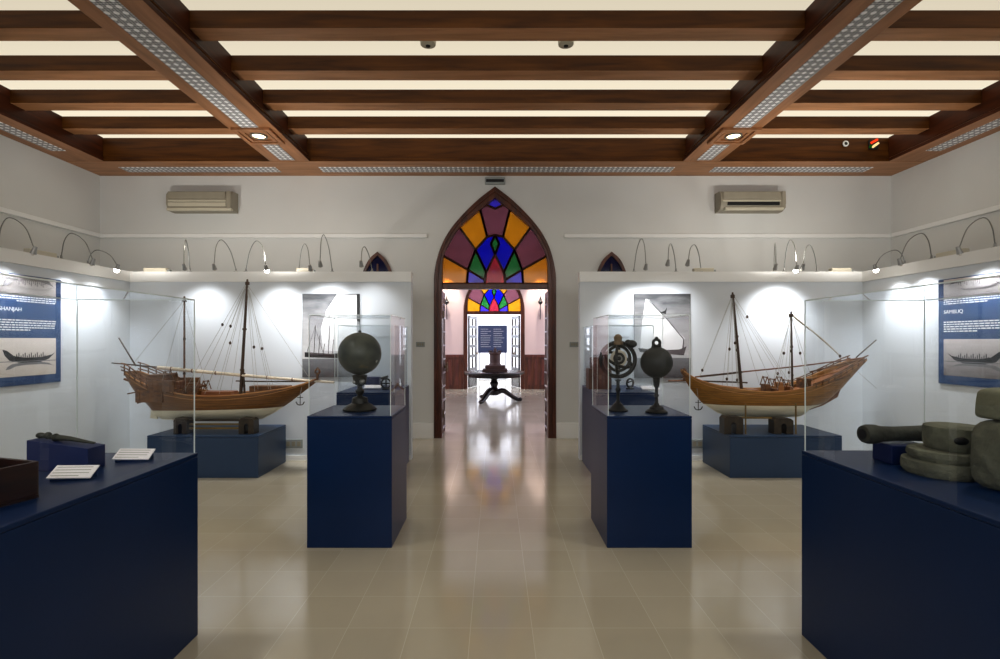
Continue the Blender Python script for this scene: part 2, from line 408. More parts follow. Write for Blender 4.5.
# the pointed arch, measured on the near doorway: outer and inner half outlines (x from the axis, height)
ARCH_O = [(.965, 0), (.965, 2.37), (.955, 2.63), (.875, 2.97), (.73, 3.26), (.53, 3.51), (.27, 3.765), (0, 3.975)]
ARCH_I = [(.84, 0), (.84, 2.45), (.82, 2.86), (.715, 3.10), (.58, 3.31), (.27, 3.585), (0, 3.80)]
def smooth_arch(a):
    return [a[0]]+[(p.x, p.z) for p in curve([(x, 0, z) for x, z in a[1:]], 5)]
AO, AI = smooth_arch(ARCH_O), smooth_arch(ARCH_I)
def mirror(a): return [(-x, z) for x, z in a[::-1] if abs(x) > 1e-6]
def arch_wall(name, y0, y1, xl, xr, h, mat, cx=0):
    hole = AO+mirror(AO)
    # left jamb, up and over, right jamb: split in two solids along the axis so the outline stays simple
    right = [(cx+x, z) for x, z in AO]+[(cx, h), (xr, h), (xr, 0)]
    left = [(cx-x, z) for x, z in AO]+[(cx, h), (xl, h), (xl, 0)]
    b = MB(); b.prism(right, y0, y1); b.prism(left, y0, y1)
    return struct(b.build(name, mat))
arch_wall('wall_back', YB, YB+.3, XL, XR, HC, M['wall'])
arch_wall('wall_far_hall', Y2, Y2+.3, -4.5, 4.5, HC, M['farwall'], cx=-.03)
# the hall beyond and the bright room behind it
struct(MB().box(-4.7, -4.5, YB+.3, Y2+.3, 0, HC).build('wall_hall_left', M['farwall']))
struct(MB().box(4.5, 4.7, YB+.3, Y2+.3, 0, HC).build('wall_hall_right', M['farwall']))
struct(MB().box(-4.7, 4.7, YB+.1, Y2+.3, HC, HC+.1).build('ceiling_hall', M['white']))
struct(MB().box(-3.4, -3.2, Y2+.3, Y3, 0, HC).build('wall_end_left', M['white']))
struct(MB().box(3.2, 3.4, Y2+.3, Y3, 0, HC).build('wall_end_right', M['white']))
struct(MB().box(-3.4, 3.4, Y3, Y3+.2, 0, HC).build('wall_end_back', M['white']))
struct(MB().box(-3.4, 3.4, Y2+.3, Y3+.2, HC, HC+.1).build('ceiling_end', M['white']))

# baseboards
bb = lambda n, *a: struct(MB().box(*a).build(n, M['trimw']))
bb('baseboard_back_left', XL, -.97, YB-.02, YB, 0, .24); bb('baseboard_back_right', .97, XR, YB-.02, YB, 0, .24)
# picture rails
n = 1
for a in ((XL, -1.07, YB-.045, YB, 3.16, 3.225), (1.09, XR, YB-.045, YB, 3.16, 3.225), (XL, XL+.045, YF, YB-.045, 3.16, 3.225), (XR-.045, XR, YF, YB-.045, 3.16, 3.225)):
    struct(MB().box(*a, bev=.008).build('trim_%d' % n, M['trimw'])); n += 1

# ------------------------------------------------------------------ ceiling timber
def under(o):  # painted shading: undersides take the lit wood tone, other faces the shaded one
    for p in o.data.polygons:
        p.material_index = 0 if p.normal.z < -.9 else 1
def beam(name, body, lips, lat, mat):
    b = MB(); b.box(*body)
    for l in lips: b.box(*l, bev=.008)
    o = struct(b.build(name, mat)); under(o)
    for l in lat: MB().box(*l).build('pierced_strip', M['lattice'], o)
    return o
YE = 7.285
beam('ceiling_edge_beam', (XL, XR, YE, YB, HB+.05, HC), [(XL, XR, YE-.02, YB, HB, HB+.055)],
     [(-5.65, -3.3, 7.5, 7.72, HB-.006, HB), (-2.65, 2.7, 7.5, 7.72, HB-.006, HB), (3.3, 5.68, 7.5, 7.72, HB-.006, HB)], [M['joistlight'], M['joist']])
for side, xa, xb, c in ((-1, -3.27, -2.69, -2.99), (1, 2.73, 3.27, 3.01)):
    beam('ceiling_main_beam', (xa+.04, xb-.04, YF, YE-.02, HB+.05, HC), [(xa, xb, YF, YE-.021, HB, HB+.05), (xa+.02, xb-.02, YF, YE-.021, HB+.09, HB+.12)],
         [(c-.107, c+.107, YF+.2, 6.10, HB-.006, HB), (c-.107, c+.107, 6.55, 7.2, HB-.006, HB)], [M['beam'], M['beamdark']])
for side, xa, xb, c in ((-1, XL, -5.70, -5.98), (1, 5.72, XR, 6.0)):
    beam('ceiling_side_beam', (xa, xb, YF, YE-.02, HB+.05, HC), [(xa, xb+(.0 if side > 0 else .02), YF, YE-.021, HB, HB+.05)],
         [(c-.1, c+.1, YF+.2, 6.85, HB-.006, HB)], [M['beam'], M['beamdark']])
for k in range(1, 15):
    y = YE-.706*k
    if y < YF+.1: break
    for xa, xb in ((-5.70, -3.23), (-2.73, 2.77), (3.23, 5.72)):
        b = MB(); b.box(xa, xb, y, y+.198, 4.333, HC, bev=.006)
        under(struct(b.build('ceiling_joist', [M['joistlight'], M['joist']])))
struct(MB().box(XL, XR, YF, YF+.3, HB, HC).build('ceiling_rear_beam', M['joist']))

# downlights set into the main beams
def downlight(x, y, label):
    t = thing('recessed_downlight', label, 'ceiling light', (x, y, HB-.02), 0, 'downlights in the main beams')
    b = MB(); 
    for i, (o, w, z) in enumerate(((.235, .05, .0), (.165, .04, .008))):
        b.box(-o, o, -o, -o+w, z-.012, z+.02); b.box(-o, o, o-w, o, z-.012, z+.02); b.box(-o, -o+w, -o+w, o-w, z-.012, z+.02); b.box(o-w, o, -o+w, o-w, z-.012, z+.02)
    b.build('frame', M['beam'], t)
    MB().box(-.19, .19, -.19, .19, .012, .019).build('cover_plate', M['beam'], t)
    MB().torus((0, 0, .006), .09, .014, Matrix.Rotation(PI/2, 3, 'X')).build('ring', M['steel'], t, True)
    MB().lathe([(0, -.004), (.05, 0), (.076, .009)], 20).build('lens', M['down'], t, True)
for x, w in ((-2.99, 'left'), (3.02, 'right')):
    downlight(x, 6.33, 'lit square-framed downlight in the %s main beam' % w)

# fittings on the beam and ceiling
for x, w in ((-.66, 'left'), (.70, 'right')):
    t = thing('smoke_detector', 'small round ceiling detector between joists, %s one of the pair' % w, 'detector', (x, 4.93, HC-.002), 0, 'ceiling detectors')
    MB().lathe([(0, -.045), (.045, -.042), (.075, -.03), (.08, -.0)], 20).build('casing', M['acw'], t, True)
    MB().lathe([(.0, -.052), (.022, -.05), (.025, -.04)], 12).build('sensor', M['black'], t, True)
t = thing('round_sensor', 'small white curved sensor fixed to the dark edge beam, top right', 'sensor', (5.09, YE-.0, 4.40))
MB().torus((0, -.03, 0), .032, .011, None, 24, 8).build('ring', M['trimw'], t, True)
MB().lathe([(.025, -.035), (.03, -.02), (.03, 0)], 16, (0, 0, 0), 'y').build('body', M['black'], t, True)
t = thing('indicator_lamp', 'tiny lamp glowing red, cream and green on the edge beam, top right', 'lamp', (5.50, YE, 4.39))
MB().box(-.07, .07, -.03, 0, -.07, .07, bev=.01).build('housing', M['black'], t)
MB().tube([(-.05, -.04, .015), (.04, -.04, .065)], .017, 8).build('red_tube', M['redled'], t, True)
MB().tube([(-.03, -.04, -.045), (.055, -.04, .015)], .017, 8).build('cream_tube', M['amberled'], t, True)
MB().tube([(-.065, -.04, -.05), (-.045, -.04, -.02)], .018, 8).build('green_tube', M['greenled'], t, True)

# air conditioners
def aircon(cx, label, opened):
    t = thing('air_conditioner', label, 'air conditioner', (cx, YB, 3.55), 0, 'wall air conditioners')
    prof = [(0, .31), (-.17, .30), (-.215, .24), (-.22, .10), (-.19, .03), (-.12, 0), (0, 0)]
    b = MB(); b.loft([[(x, y, z) for y, z in prof] for x in (-.5, .5)]); b.build('casing', M['acd'], t, True)
    MB().box(-.47, .42, -.232, -.2, .17, .285, bev=.012).build('front_panel', M['acd'], t)
    MB().box(.435, .495, -.228, -.2, .03, .29, bev=.008).build('end_cap', M['acd'], t)
    MB().box(-.47, .42, -.228, -.195, .13, .155, bev=.006).build('trim_strip', M['acw'], t)
    if opened:
        MB().box(-.40, .40, -.226, -.19, .075, .125).build('air_slot', M['black'], t)
        MB().box(-.44, .46, -.235, -.17, .0, .04, bev=.008).build('louvre', M['acw'], t)
    else:
        MB().box(-.47, .42, -.228, -.19, .06, .115, bev=.008).build('flap', M['acw'], t)
        MB().box(-.5, .5, -.215, -.15, -.004, .035, bev=.008).build('louvre', M['acw'], t)
aircon((198.5-VX)/65, 'cream wall air conditioner left of the arch with closed flap', False)
aircon((753.5-VX)/65, 'cream wall air conditioner right of the arch with dark open slot', True)
t = thing('wall_box', 'small grey slotted box on the wall just above the arch point', 'wall box', (.0, YB, 4.0))
MB().box(-.16, .16, -.06, 0, 0, .11, bev=.01).build('casing', M['boxgrey'], t)
MB().box(-.14, .14, -.066, -.055, .03, .075).build('slot', M['blackmetal'], t)
for x, w in (((420.5-VX)/63.2, 'left'), ((574-VX)/63.2, 'right')):
    t = thing('switch_plate', 'small grey switch plate on the wall %s of the doorway' % w, 'switch', (x, YB, 1.44))
    MB().box(-.07, .07, -.012, 0, 0, .08, bev=.004).build('plate', M['boxgrey'], t)
    for k in (-.035, .0, .035): MB().box(k-.01, k+.01, -.018, -.01, .02, .06).build('rocker', M['acd'], t)

# ------------------------------------------------------------------ pointed arches with stained glass
ZK = 5.493
def zx(px, py): return ((420+px/ZK-VX)/63.2, EYE+(VY-(170+py/ZK))/63.2)
I0, I1, I2, I3, I4 = (256, 622), (262, 545), (304, 434), (368, 362), (412, 352)
O0, O1, O2, O3, O4 = (104, 622), (122, 466), (205, 296), (326, 196), (412, 128)
K1, K2, T, R1, R2, G2 = (389, 402), (412, 460), (370, 188), (363, 558), (356, 622), (354, 600)
HALF = [('amber', [O0, O1, I1, I0]), ('mauve', [O1, (152, 370), O2, I2, I1]), ('amber', [O2, O3, I3, I2]), ('blue', [I3, I4, K1, K2, R1, I2]),
        ('green', [I2, R1, G2, I1]), ('violet', [I1, G2, R2, I0])]
fx = lambda p: (824-p[0], p[1])
MIDDLE = [('mauve', [O3, T, (412, 206), fx(T), fx(O3), fx(I3), I4, I3]), ('violet', [T, O4, fx(T), (412, 206)]),  # violet tip paints blue light showing in the top pane
          ('green', [I4, fx(K1), K2, K1]), ('red', [K2, fx(R1), fx(R2), R2, R1])]
def arched_doorway(name, cx, y, yd):
    r = struct(thing(name, 'x', 'x', (cx, y, 0))); del r['label']; del r['category']
    # frame: arch ring down to the floor
    ring = AO+mirror(AO); inn = AI+mirror(AI)
    def rs(a, nn=60):
        L = [0]
        for p, q in zip(a, a[1:]): L.append(L[-1]+math.dist(p, q))
        out = []
        for k in range(nn+1):
            d = L[-1]*k/nn
            for i in range(len(a)-1):
                if d <= L[i+1]+1e-9:
                    t = (d-L[i])/(L[i+1]-L[i]); out.append((a[i][0]+(a[i+1][0]-a[i][0])*t, a[i][1]+(a[i+1][1]-a[i][1])*t)); break
        return out
    oa, ia = rs(AO), rs(AI); oa = oa+mirror(oa); ia = ia+mirror(ia)
    b = MB()
    b.loft([[(o[0], -.02, o[1]), (o[0], .12, o[1]), (i[0], .12, i[1]), (i[0], -.02, i[1])] for o, i in zip(oa, ia)])
    mid = [((o[0]*.55+i[0]*.45), (o[1]*.55+i[1]*.45)) for o, i in zip(oa, ia)]
    b.tube([(x, -.02, z) for x, z in mid if z > 0], .014, 6)
    b.build('frame', M['doorwood'], r, True)
    MB().box(-.84, .84, .0, .14, 2.36, 2.44, bev=.008).build('transom', M['doorwood'], r)
    polys = list(MIDDLE)
    for c, p in HALF: polys += [(c, p), (c, [(824-x, z) for x, z in p])]
    names = list(GL); g = MB(); bars = MB()
    for c, p in polys:
        q = [zx(*v) for v in p]
        g.mi = names.index(c); g.flat(q, .07)
        q3 = [(x, .07, z) for x, z in q]
        for a, b2 in zip(q3, q3[1:]+q3[:1]): bars.tube([a, b2], .02, 6)
    g.build('stained_pane', [GL[n] for n in names], r)
    # solid tracery filling between the panes and the arch
    bars.build('glazing_bar', M['doorwood'], r)
    return r
arched_doorway('door_1', 0, YB, .3)
arched_doorway('door_2', -.03, Y2, .3)

def door_leaf(root, hx, hy, w, h, ang, kind):
    """leaf hinged at hx, hy, swinging away from the viewer; local x runs from the hinge"""
    e = bpy.data.objects.new('leaf', None)
    b = MB()
    if kind == 'carved':
        b.box(0, .09, -.03, .03, .012, h, bev=.006); b.box(w-.09, w, -.03, .03, .012, h, bev=.006); b.box(.09, w-.09, -.018, .018, .012, h)
        k = 0
        z = .10
        while z < h-.1:
            b.mi = 1; b.box(.05, w-.05, -.042, .042, z, z+.022, bev=.005); b.mi = 0; z += .225  # pale ridge colour stands in for glints of hall light
        b.box(.09, w-.09, -.03, .03, h-.1, h)
    else:
        b.box(0, .08, -.025, .025, .012, h, bev=.006); b.box(w-.08, w, -.025, .025, .012, h, bev=.006)
        for z in (.012, .55, .98, 1.3, 1.62, 1.94, h-.1): b.box(.08, w-.08, -.022, .022, z, z+.09)
        b.box(.08, w-.08, -.012, .012, .1, .56)
        b.box(w/2-.03, w/2+.03, -.02, .02, .64, h)
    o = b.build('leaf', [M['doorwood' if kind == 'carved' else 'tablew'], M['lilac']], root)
    o.location = (hx, hy, 0); o.rotation_euler = (0, 0, ang)
    MB().tube([(w-.06, -.07, 1.02), (w-.06, -.07, 1.18)], .012, 8).sphere((w-.06, -.05, 1.1), .03, 12, 8).build('handle', M['tan'], o, True)
    if kind == 'carved':
        for z in (.3, 1.9):
            MB().tube([(.0, -.045, z), (.0, -.045, z+.12)], .014, 8).build('hinge', M['tan'], o, True)
    return o
d1 = [o for o in bpy.data.objects if o.name == 'door_1'][0]; d2 = [o for o in bpy.data.objects if o.name == 'door_2'][0]
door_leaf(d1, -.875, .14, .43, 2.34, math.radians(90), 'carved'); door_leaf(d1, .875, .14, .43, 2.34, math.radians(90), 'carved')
door_leaf(d2, -.82, .33, .8, 2.34, math.radians(74), 'glazed'); door_leaf(d2, .82, .33, .8, 2.34, math.radians(106), 'glazed')

# small arched windows behind the partitions
k = 1
for px in (378, 611):
    r = struct(bpy.data.objects.new('window_%d' % k, None)); COL.objects.link(r); r.location = ((px-VX)/63.2, YB, 0); k += 1
    o_ = [(.27, .9), (.27, 2.35), (.225, 2.62), (.13, 2.82), (0, 2.94)]; i_ = [(.225, .97), (.225, 2.35), (.185, 2.6), (.10, 2.775), (0, 2.88)]
    oa, ia = smooth_arch(o_), smooth_arch(i_); oa = oa+mirror(oa); ia = ia+mirror(ia)
    b = MB(); b.loft([[(o[0], -.05, o[1]), (o[0], 0, o[1]), (i[0], 0, i[1]), (i[0], -.05, i[1])] for o, i in zip(oa, ia)])
    b.box(-.27, .27, -.05, 0, .84, .91); b.build('frame', M['doorwood'], r, True)
    MB().flat(ia, -.012).build('pane', stained('deep_blue_glass_%d' % k, (26, 34, 110)), r)
    b = MB(); b.box(-.012, .012, -.04, -.014, .95, 2.75); b.box(-.21, .21, -.04, -.014, 2.1, 2.13); b.build('glazing_bar', M['doorwood'], r)

# ------------------------------------------------------------------ partitions that carry the displays
YP, HP = 6.46, 2.43
XPL, XPR = -4.72, 4.75
def partition(name, a, strip, base):
    o = struct(MB().box(*a).build(name, M['panel']))
    global n
    for q in (strip, base):
        struct(MB().box(*q).build('trim_%d' % n, M['trimw'])); n += 1
partition('wall_partition_back_left', (XPL, -1.085, YP, YP+.12, 0, HP), (XPL, -1.08, YP-.03, YP+.13, HP-.13, HP), (XPL+.02, -1.09, YP-.012, YP, 0, .06))
partition('wall_partition_back_right', (1.098, XPR, YP, YP+.12, 0, HP), (1.093, XPR, YP-.03, YP+.13, HP-.13, HP), (1.1, XPR-.02, YP-.012, YP, 0, .06))
partition('wall_partition_left', (XPL-.12, XPL, -2, YP+.12, 0, HP), (XPL-.13, XPL+.03, -2, YP-.03, HP-.13, HP), (XPL, XPL+.012, -2, YP-.012, 0, .06))
partition('wall_partition_right', (XPR, XPR+.12, -2, YP+.12, 0, HP), (XPR-.03, XPR+.13, -2, YP-.03, HP-.13, HP), (XPR-.012, XPR, -2, YP-.012, 0, .06))

def socket(px, py, label):
    p = W(px, py, YP)
    t = thing('power_socket', label, 'socket', (p.x, YP, p.z-.05))
    MB().box(-.115, .115, -.014, 0, 0, .11, bev=.004).build('plate', M['boxgrey'], t)
    for x in (-.07, 0, .07): MB().box(x-.022, x+.022, -.019, -.012, .025, .085).build('outlet', M['acd'], t)
socket(294, 444, 'grey triple power socket low on the left white partition')
socket(694, 444, 'grey triple power socket low on the right white partition')

# gooseneck display lamps: base on the partition top, arm rising and curling forward to a small head
def gooseneck(base, top, head, aim, label, lit, power, spot=108):
    base, top, head, aim = map(Vector, (base, top, head, aim))
    t = thing('gooseneck_lamp', label, 'display lamp', base, 0, 'gooseneck lamps on the partitions')
    L = lambda p: Vector(p)-base
    MB().lathe([(.03, 0), (.03, .012), (.012, .02), (.01, .05), (0, .052)], 14).build('base', M['lampgrey'], t, True)
    m1 = base.lerp(top, .55); m1.z = base.z+(top.z-base.z)*.72; m1 = m1+(base-head)*.08
    m2 = head.lerp(top, .5); m2.z = head.z+(top.z-head.z)*.70; m2 = m2+(head-base)*.08
    MB().tube(curve([(0, 0, .04), L(m1), L(top), L(m2), L(head)], 7), .0055, 6).build('arm', M['steel'], t, True)
    d = (aim-head).normalized(); q = d.to_track_quat('Z', 'Y').to_matrix()
    b = MB(); b.lathe([(0, -.03), (.016, -.028), (.02, 0), (.027, .045), (.022, .046), (.018, .02), (0, .018)], 14)
    for v in b.bm.verts: v.co = q @ v.co + L(head)
    b.build('lamp_head', M['lampgrey'], t, True)
    b = MB(); b.sphere(L(head)+d*.045, .028 if lit else .015, 12, 8); b.build('bulb', M['bulb' if lit else 'bulbdim'], t, True)
    if lit:
        o = light('SPOT', (0, 0, 0), 60, (1, .95, .88), .03, (0, .6, 1), 165, 1, name='lamp_spill'); o.parent = t; o.location = L(head+Vector((0, 0, .09)))
    if power:
        o = light('SPOT', head+d*.1, power*.85, (.97, .98, 1), .03, aim, spot, 1); o.parent = t; o.location = L(head+d*.1)
back = [  # base px, top px/y, head px/y, lit, power, label bits
    (190, 186, 240, 184, 266, 0, 34, 'over the left boat stern, seen nearly end-on'),
    (236, 222, 240, 214, 266, 0, 0, 'left of the tall mast of the left boat'),
    (246, 256, 241, 266, 267, 1, 42, 'brightly lit beside the left boat mast top'),
    (299, 304, 244, 310, 267, 0, 34, 'on the left partition above the print left corner'),
    (332, 324, 235, 320, 263, 0, 40, 'with hanging grey head above the left ship print'),
    (372, 365, 247, 361, 263, 0, 18, 'before the small arched window left of the arch'),
    (634, 641, 239, 646, 266, 0, 38, 'nearest the small arched window right of the arch'),
    (676, 671, 244, 668, 262, 0, 34, 'above the right ship print, small hook'),
    (701, 695, 245, 688, 262, 0, 20, 'just left of the transformer box on the right partition'),
    (774, 775, 243, 776, 266, 0, 0, 'standing straight between the masts of the right boat'),
    (784, 790, 240, 797, 267, 1, 42, 'brightly lit above the second mast of the right boat'),
    (817, 810, 245, 803, 266, 0, 34, 'right of the lit lamp on the right partition'),
]
for bx, tx, ty, hx, hy, lit, pw, lb in back:
    b_ = Vector(((bx-VX)*(YP+.05)/F, YP+.05, HP)); t_ = W(tx, ty, YP-.2); h_ = W(hx, hy, YP-.48)
    gooseneck(b_, t_, h_, (h_.x, YP, 1.55), 'thin steel gooseneck lamp '+lb, lit, pw)
for side in (-1, 1):
    xp = XPL if side < 0 else XPR; w = 'left' if side < 0 else 'right'
    for yy, hh, lit, lb, pw in ((5.86, 2.41, 1, 'brightly lit at the far corner of the %s side partition', 40), (5.5, 2.42, 0, 'arching over the transformer on the %s side partition', 40), (4.8, 2.42, 0, 'at the frame edge over the %s text panel', 46)):
        b_ = Vector((xp+side*.05, yy, HP)); h_ = Vector((xp-side*.30, yy, hh)); t_ = Vector((xp-side*.08, yy-.02, 2.72 if not lit else 2.6))
        gooseneck(b_, t_, h_, (xp, yy, 1.6), 'thin steel gooseneck lamp '+lb % w, lit, pw)
def transformer(x0, x1, y, label, rz=0, loc=None):
    t = thing('transformer_box', label, 'transformer', loc or ((x0+x1)/2, y, HP), rz, 'lamp transformers')
    h = (x1-x0)/2
    MB().box(-h, h, -.035, .035, 0, .055, bev=.008).build('casing', M['acw'], t)
    MB().box(h*.9, h*1.25, -.02, .02, .005, .035, bev=.004).build('end_plug', M['boxgrey'], t)
for a, b, lb in ((145, 168, 'white lamp transformer on the left partition top near the corner'), (297, 313, 'small white lamp transformer on the left partition top above the ship print'),
                 (693, 713, 'white lamp transformer on the right partition top left of the boat mast'), (830, 850, 'white lamp transformer on the right partition top near the corner')):
    transformer((a-VX)*6.52/F, (b-VX)*6.52/F, YP+.06, lb)
transformer(-.16, .16, 0, 'white lamp transformer on the left side partition top', PI/2, (XPL-.05, 5.25, HP))
transformer(-.16, .16, 0, 'white lamp transformer on the right side partition top', PI/2, (XPR+.05, 5.25, HP))

# ------------------------------------------------------------------ printed panels (local: x across, z up, facing -y)
def dashes(b, x0, x1, z, h, y=-.0165, last=1.0):
    x = x0
    while x < x0+(x1-x0)*last-.01:
        w = random.uniform(.015, .05); w = min(w, x1-x)
        b.flat([(x, z), (x+w, z), (x+w, z+h), (x, z+h)], y); x += w+.008
def dhow_shape(b, x, z, L, H, y, flip=1):
    pts = [(-.5, .42), (-.42, .3), (-.2, .2), (.1, .2), (.3, .28), (.42, .5), (.5, .55), (.46, .3), (.38, .1), (.2, 0), (-.2, 0), (-.36, .12)]
    b.flat([(x+flip*p[0]*L, z+p[1]*H) for p in pts], y)
def text_panel(loc, rz, label, heading, flip, left):
    t = thing('text_panel', label, 'information panel', loc, rz)
    Wd, Ht = .74, 1.1
    b = MB(); b.box(-Wd/2, Wd/2, -.015, 0, 0, Ht, bev=.003); b.build('board', M['posterblue'], t)
    x0, x1 = (-Wd/2+.05, Wd/2-.065) if left else (-Wd/2+.065, Wd/2-.05)
    MB().box(*((x1+.003, Wd/2-.002) if left else (-Wd/2+.002, x0-.003)), -.0165, -.01, .87, Ht-.01).build('corner_band', M['posterdark'], t)
    p = MB(); p.flat([(x0, .09), (x1, .09), (x1, .47), (x0, .47)], -.017); o = p.build('lower_photo', M['pr_haze'] if left else M['pr_old'], t)
    b = MB(); dhow_shape(b, (x0+x1)/2+.02, .225, (.58 if not left else -.58), .24, -.0175); 
    for k in range(16): b.box(-.16+.022*k, -.15+.022*k, -.0175, -.0172, .26, .295+.014*(k*7 % 3))
    b.build('boat_image', M['dark1'], t); b = MB(); dhow_shape(b, (x0+x1)/2+.03, .225, (.54 if not left else -.54), -.12, -.0174); b.flat([(x0, .235), (x1, .232), (x1, .24), (x0, .242)], -.0176)
    b.build('boat_reflection', M['mid1'], t)
    p = MB(); p.flat([(x0, .89), (x1, .89), (x1, Ht-.01), (x0, Ht-.01)], -.017); p.build('upper_photo', M['pr_old'], t)
    b = MB(); dhow_shape(b, (x0+x1)/2+.06, .955, .42*flip, .09, -.0175); b.box(x0+.02, x0+.2, -.0175, -.0172, 1.04, 1.05); b.build('boat_image', M['mid1'] if left else M['dark1'], t)
    b = MB(); 
    for z, q, a in ((.875, 1, .0), (.853, 1, .0), (.832, 1, .3)): dashes(b, x0+(x1-x0)*a if left else x0, x1 if left or not a else x1-.15, z, .010)
    b.build('lettering', M['ink'], t); b = MB()
    for i in range(5): dashes(b, x0, x1, .64-i*.024, .012, last=1 if i < 4 else .55)
    b.build('lettering', M['ink'], t)
    cu = bpy.data.curves.new('heading', 'FONT'); cu.body = heading; cu.size = .055; cu.extrude = .0008; cu.materials.append(M['ink']); cu.align_x = 'LEFT'
    tmp = bpy.data.objects.new('heading_text', cu); me = bpy.data.meshes.new_from_object(tmp); bpy.data.objects.remove(tmp)
    o = bpy.data.objects.new('heading', me); COL.objects.link(o); o.parent = t; o.location = (x0 if not left else x0-.01, -.0165, .735); o.rotation_euler = (PI/2, 0, 0)
    return t
text_panel((XPL, 5.05, 1.10), PI/2, 'blue text panel headed GHANJAH with two boat photographs, on left partition', 'GHANJAH', 1, True)
text_panel((XPR, 4.97, 1.09), -PI/2, 'blue text panel headed SAMBUQ with two boat photographs, on right partition', 'SAMBUQ', 1, False)

def ship_print(px0, px1, py0, py1, label, right):
    a, b_ = W(px0, py1, YP), W(px1, py0, YP); w, h = b_.x-a.x, b_.z-a.z
    t = thing('ship_print', label, 'photo print', (a.x, YP, a.z))
    MB().box(0, w, -.02, 0, 0, h, bev=.002).build('board', M['dark1'], t)
    if right:
        p = MB(); p.flat([(0, h*.24), (w, h*.24), (w, h), (0, h)], -.0205); p.build('sky', M['pr_sky'], t)
        p = MB(); p.flat([(0, 0), (w, 0), (w, h*.24), (0, h*.24)], -.0205); p.build('sea', M['pr_sea'], t)
        b = MB(); b.flat([(.20*w, .94*h), (.26*w, .93*h), (.62*w, .66*h), (.90*w, .47*h), (.86*w, .33*h), (.10*w, .33*h), (.13*w, .62*h)], -.021); b.build('sail', M['light1'], t)
        b = MB(); b.flat([(.10*w, .31*h), (.88*w, .27*h), (.93*w, .38*h), (.80*w, .34*h), (.4*w, .33*h), (.06*w, .36*h)], -.0215)
        b.tube([(.24*w, -.0215, .93*h), (.58*w, -.0215, .70*h), (.88*w, -.0215, .46*h)], .006, 4); b.tube([(.86*w, -.0215, .34*h), (.88*w, -.0215, .46*h)], .008, 4)
        b.flat([(.46*w, .78*h), (.56*w, .76*h), (.58*w, .84*h), (.54*w, .8*h)], -.0216); b.build('boat_image', M['dark1'], t)
    else:
        p = MB(); p.flat([(0, h*.22), (w, h*.22), (w, h), (0, h)], -.0205); p.build('sky', M['pr_sky'], t)
        p = MB(); p.flat([(0, 0), (w, 0), (w, h*.22), (0, h*.22)], -.0205); p.build('sea', M['pr_sea'], t)
        b = MB(); b.flat([(.60*w, .99*h), (.95*w, .99*h), (.95*w, .30*h), (.36*w, .32*h), (.32*w, .58*h), (.42*w, .80*h)], -.021); b.build('sail', M['light1'], t)
        b = MB(); b.flat([(.04*w, .24*h), (.9*w, .22*h), (.95*w, .30*h), (.5*w, .28*h), (.04*w, .30*h)], -.0215)
        for x, z in ((.2, .62), (.28, .5), (.45, .62), (.52, .45), (.36, .4)): b.tube([(x*w, -.0215, .26*h), (x*w+.02, -.0215, z*h)], .004, 4)
        b.tube([(.08*w, -.0215, .3*h), (.22*w, -.0215, .6*h), (.36*w, -.0215, .3*h)], .003, 4)
        b.flat([(.955*w, .68*h), (w, .66*h), (w, h), (.955*w, h)], -.0217); b.build('boat_image', M['dark1'], t)
ship_print(303, 360, 294, 377, 'grey photo print of a sailing ship behind the left globe', False)
ship_print(634, 690, 294, 378, 'grey photo print of a dhow with big white sail behind the right globe', True)

# ------------------------------------------------------------------ display cases
def case(x0, x1, y0, y1, h, gh, label, navy='navy', cover=True, lip=.012):
    cx, cy = (x0+x1)/2, (y0+y1)/2; hx, hy = (x1-x0)/2, (y1-y0)/2
    t = thing('display_case' if cover else 'display_plinth', label, 'display case' if cover else 'plinth', (cx, cy, 0))
    b = MB(); b.box(-hx, hx, -hy, hy, .0, h-.022, bev=.003); b.build('plinth', M[navy], t)
    b = MB(); b.box(-hx, hx, -hy, hy, h-.02, h, bev=.003); b.build('top_board', M[navy], t)
    if cover:
        g = MB(); i = .012; a, c = hx-i, hy-i
        for p in ([(-a, -c, h), (a, -c, h), (a, -c, gh), (-a, -c, gh)], [(a, -c, h), (a, c, h), (a, c, gh), (a, -c, gh)], [(a, c, h), (-a, c, h), (-a, c, gh), (a, c, gh)],
                  [(-a, c, h), (-a, -c, h), (-a, -c, gh), (-a, c, gh)], [(-a, -c, gh), (a, -c, gh), (a, c, gh), (-a, c, gh)]): g.face(p)
        go = g.build('glass_cover', M['glass'], t)
        e = MB(); r = .0022
        for sx in (-a, a):
            for sy in (-c, c): e.box(sx-r, sx+r, sy-r, sy+r, h+.001, gh)
            e.box(sx-r, sx+r, -c, c, gh-r, gh+r)
        for sy in (-c, c): e.box(-a, a, sy-r, sy+r, gh-r, gh+r)
        e.build('polished_edge', M['bead'], go)
    return t
HL = .958
case(-2.20, -1.562, .15, 2.63, HL, 1.76, 'long navy glass-topped case at the left edge, holding a dark box and cards')
HR = .97
case(1.612, 2.26, .15, 2.63, HR, 1.757, 'long navy glass-topped case at the right edge, holding stones and a cannon')
HG = .983
case(-1.402, -.769, 3.726, 4.35, HG, 1.737, 'navy pedestal case holding the large speckled globe')
case(.835, 1.468, 3.726, 4.35, HG, 1.737, 'navy pedestal case holding the ringed sphere and the dark globe')
HS = .972
case(-1.745, -1.10, 5.5, 6.40, HS, 1.715, 'navy case against the left partition, behind the speckled globe')
case(1.115, 1.76, 5.5, 6.40, HS, 1.715, 'navy case against the right partition, behind the ringed sphere')
HBP = .475
case(-3.91, -2.66, 5.618, 6.36, HBP, 0, 'low navy plinth under the left model boat', 'boatnavy', False)
case(2.64, 3.90, 5.618, 6.36, HBP, 0, 'low navy plinth under the right model boat', 'boatnavy', False)

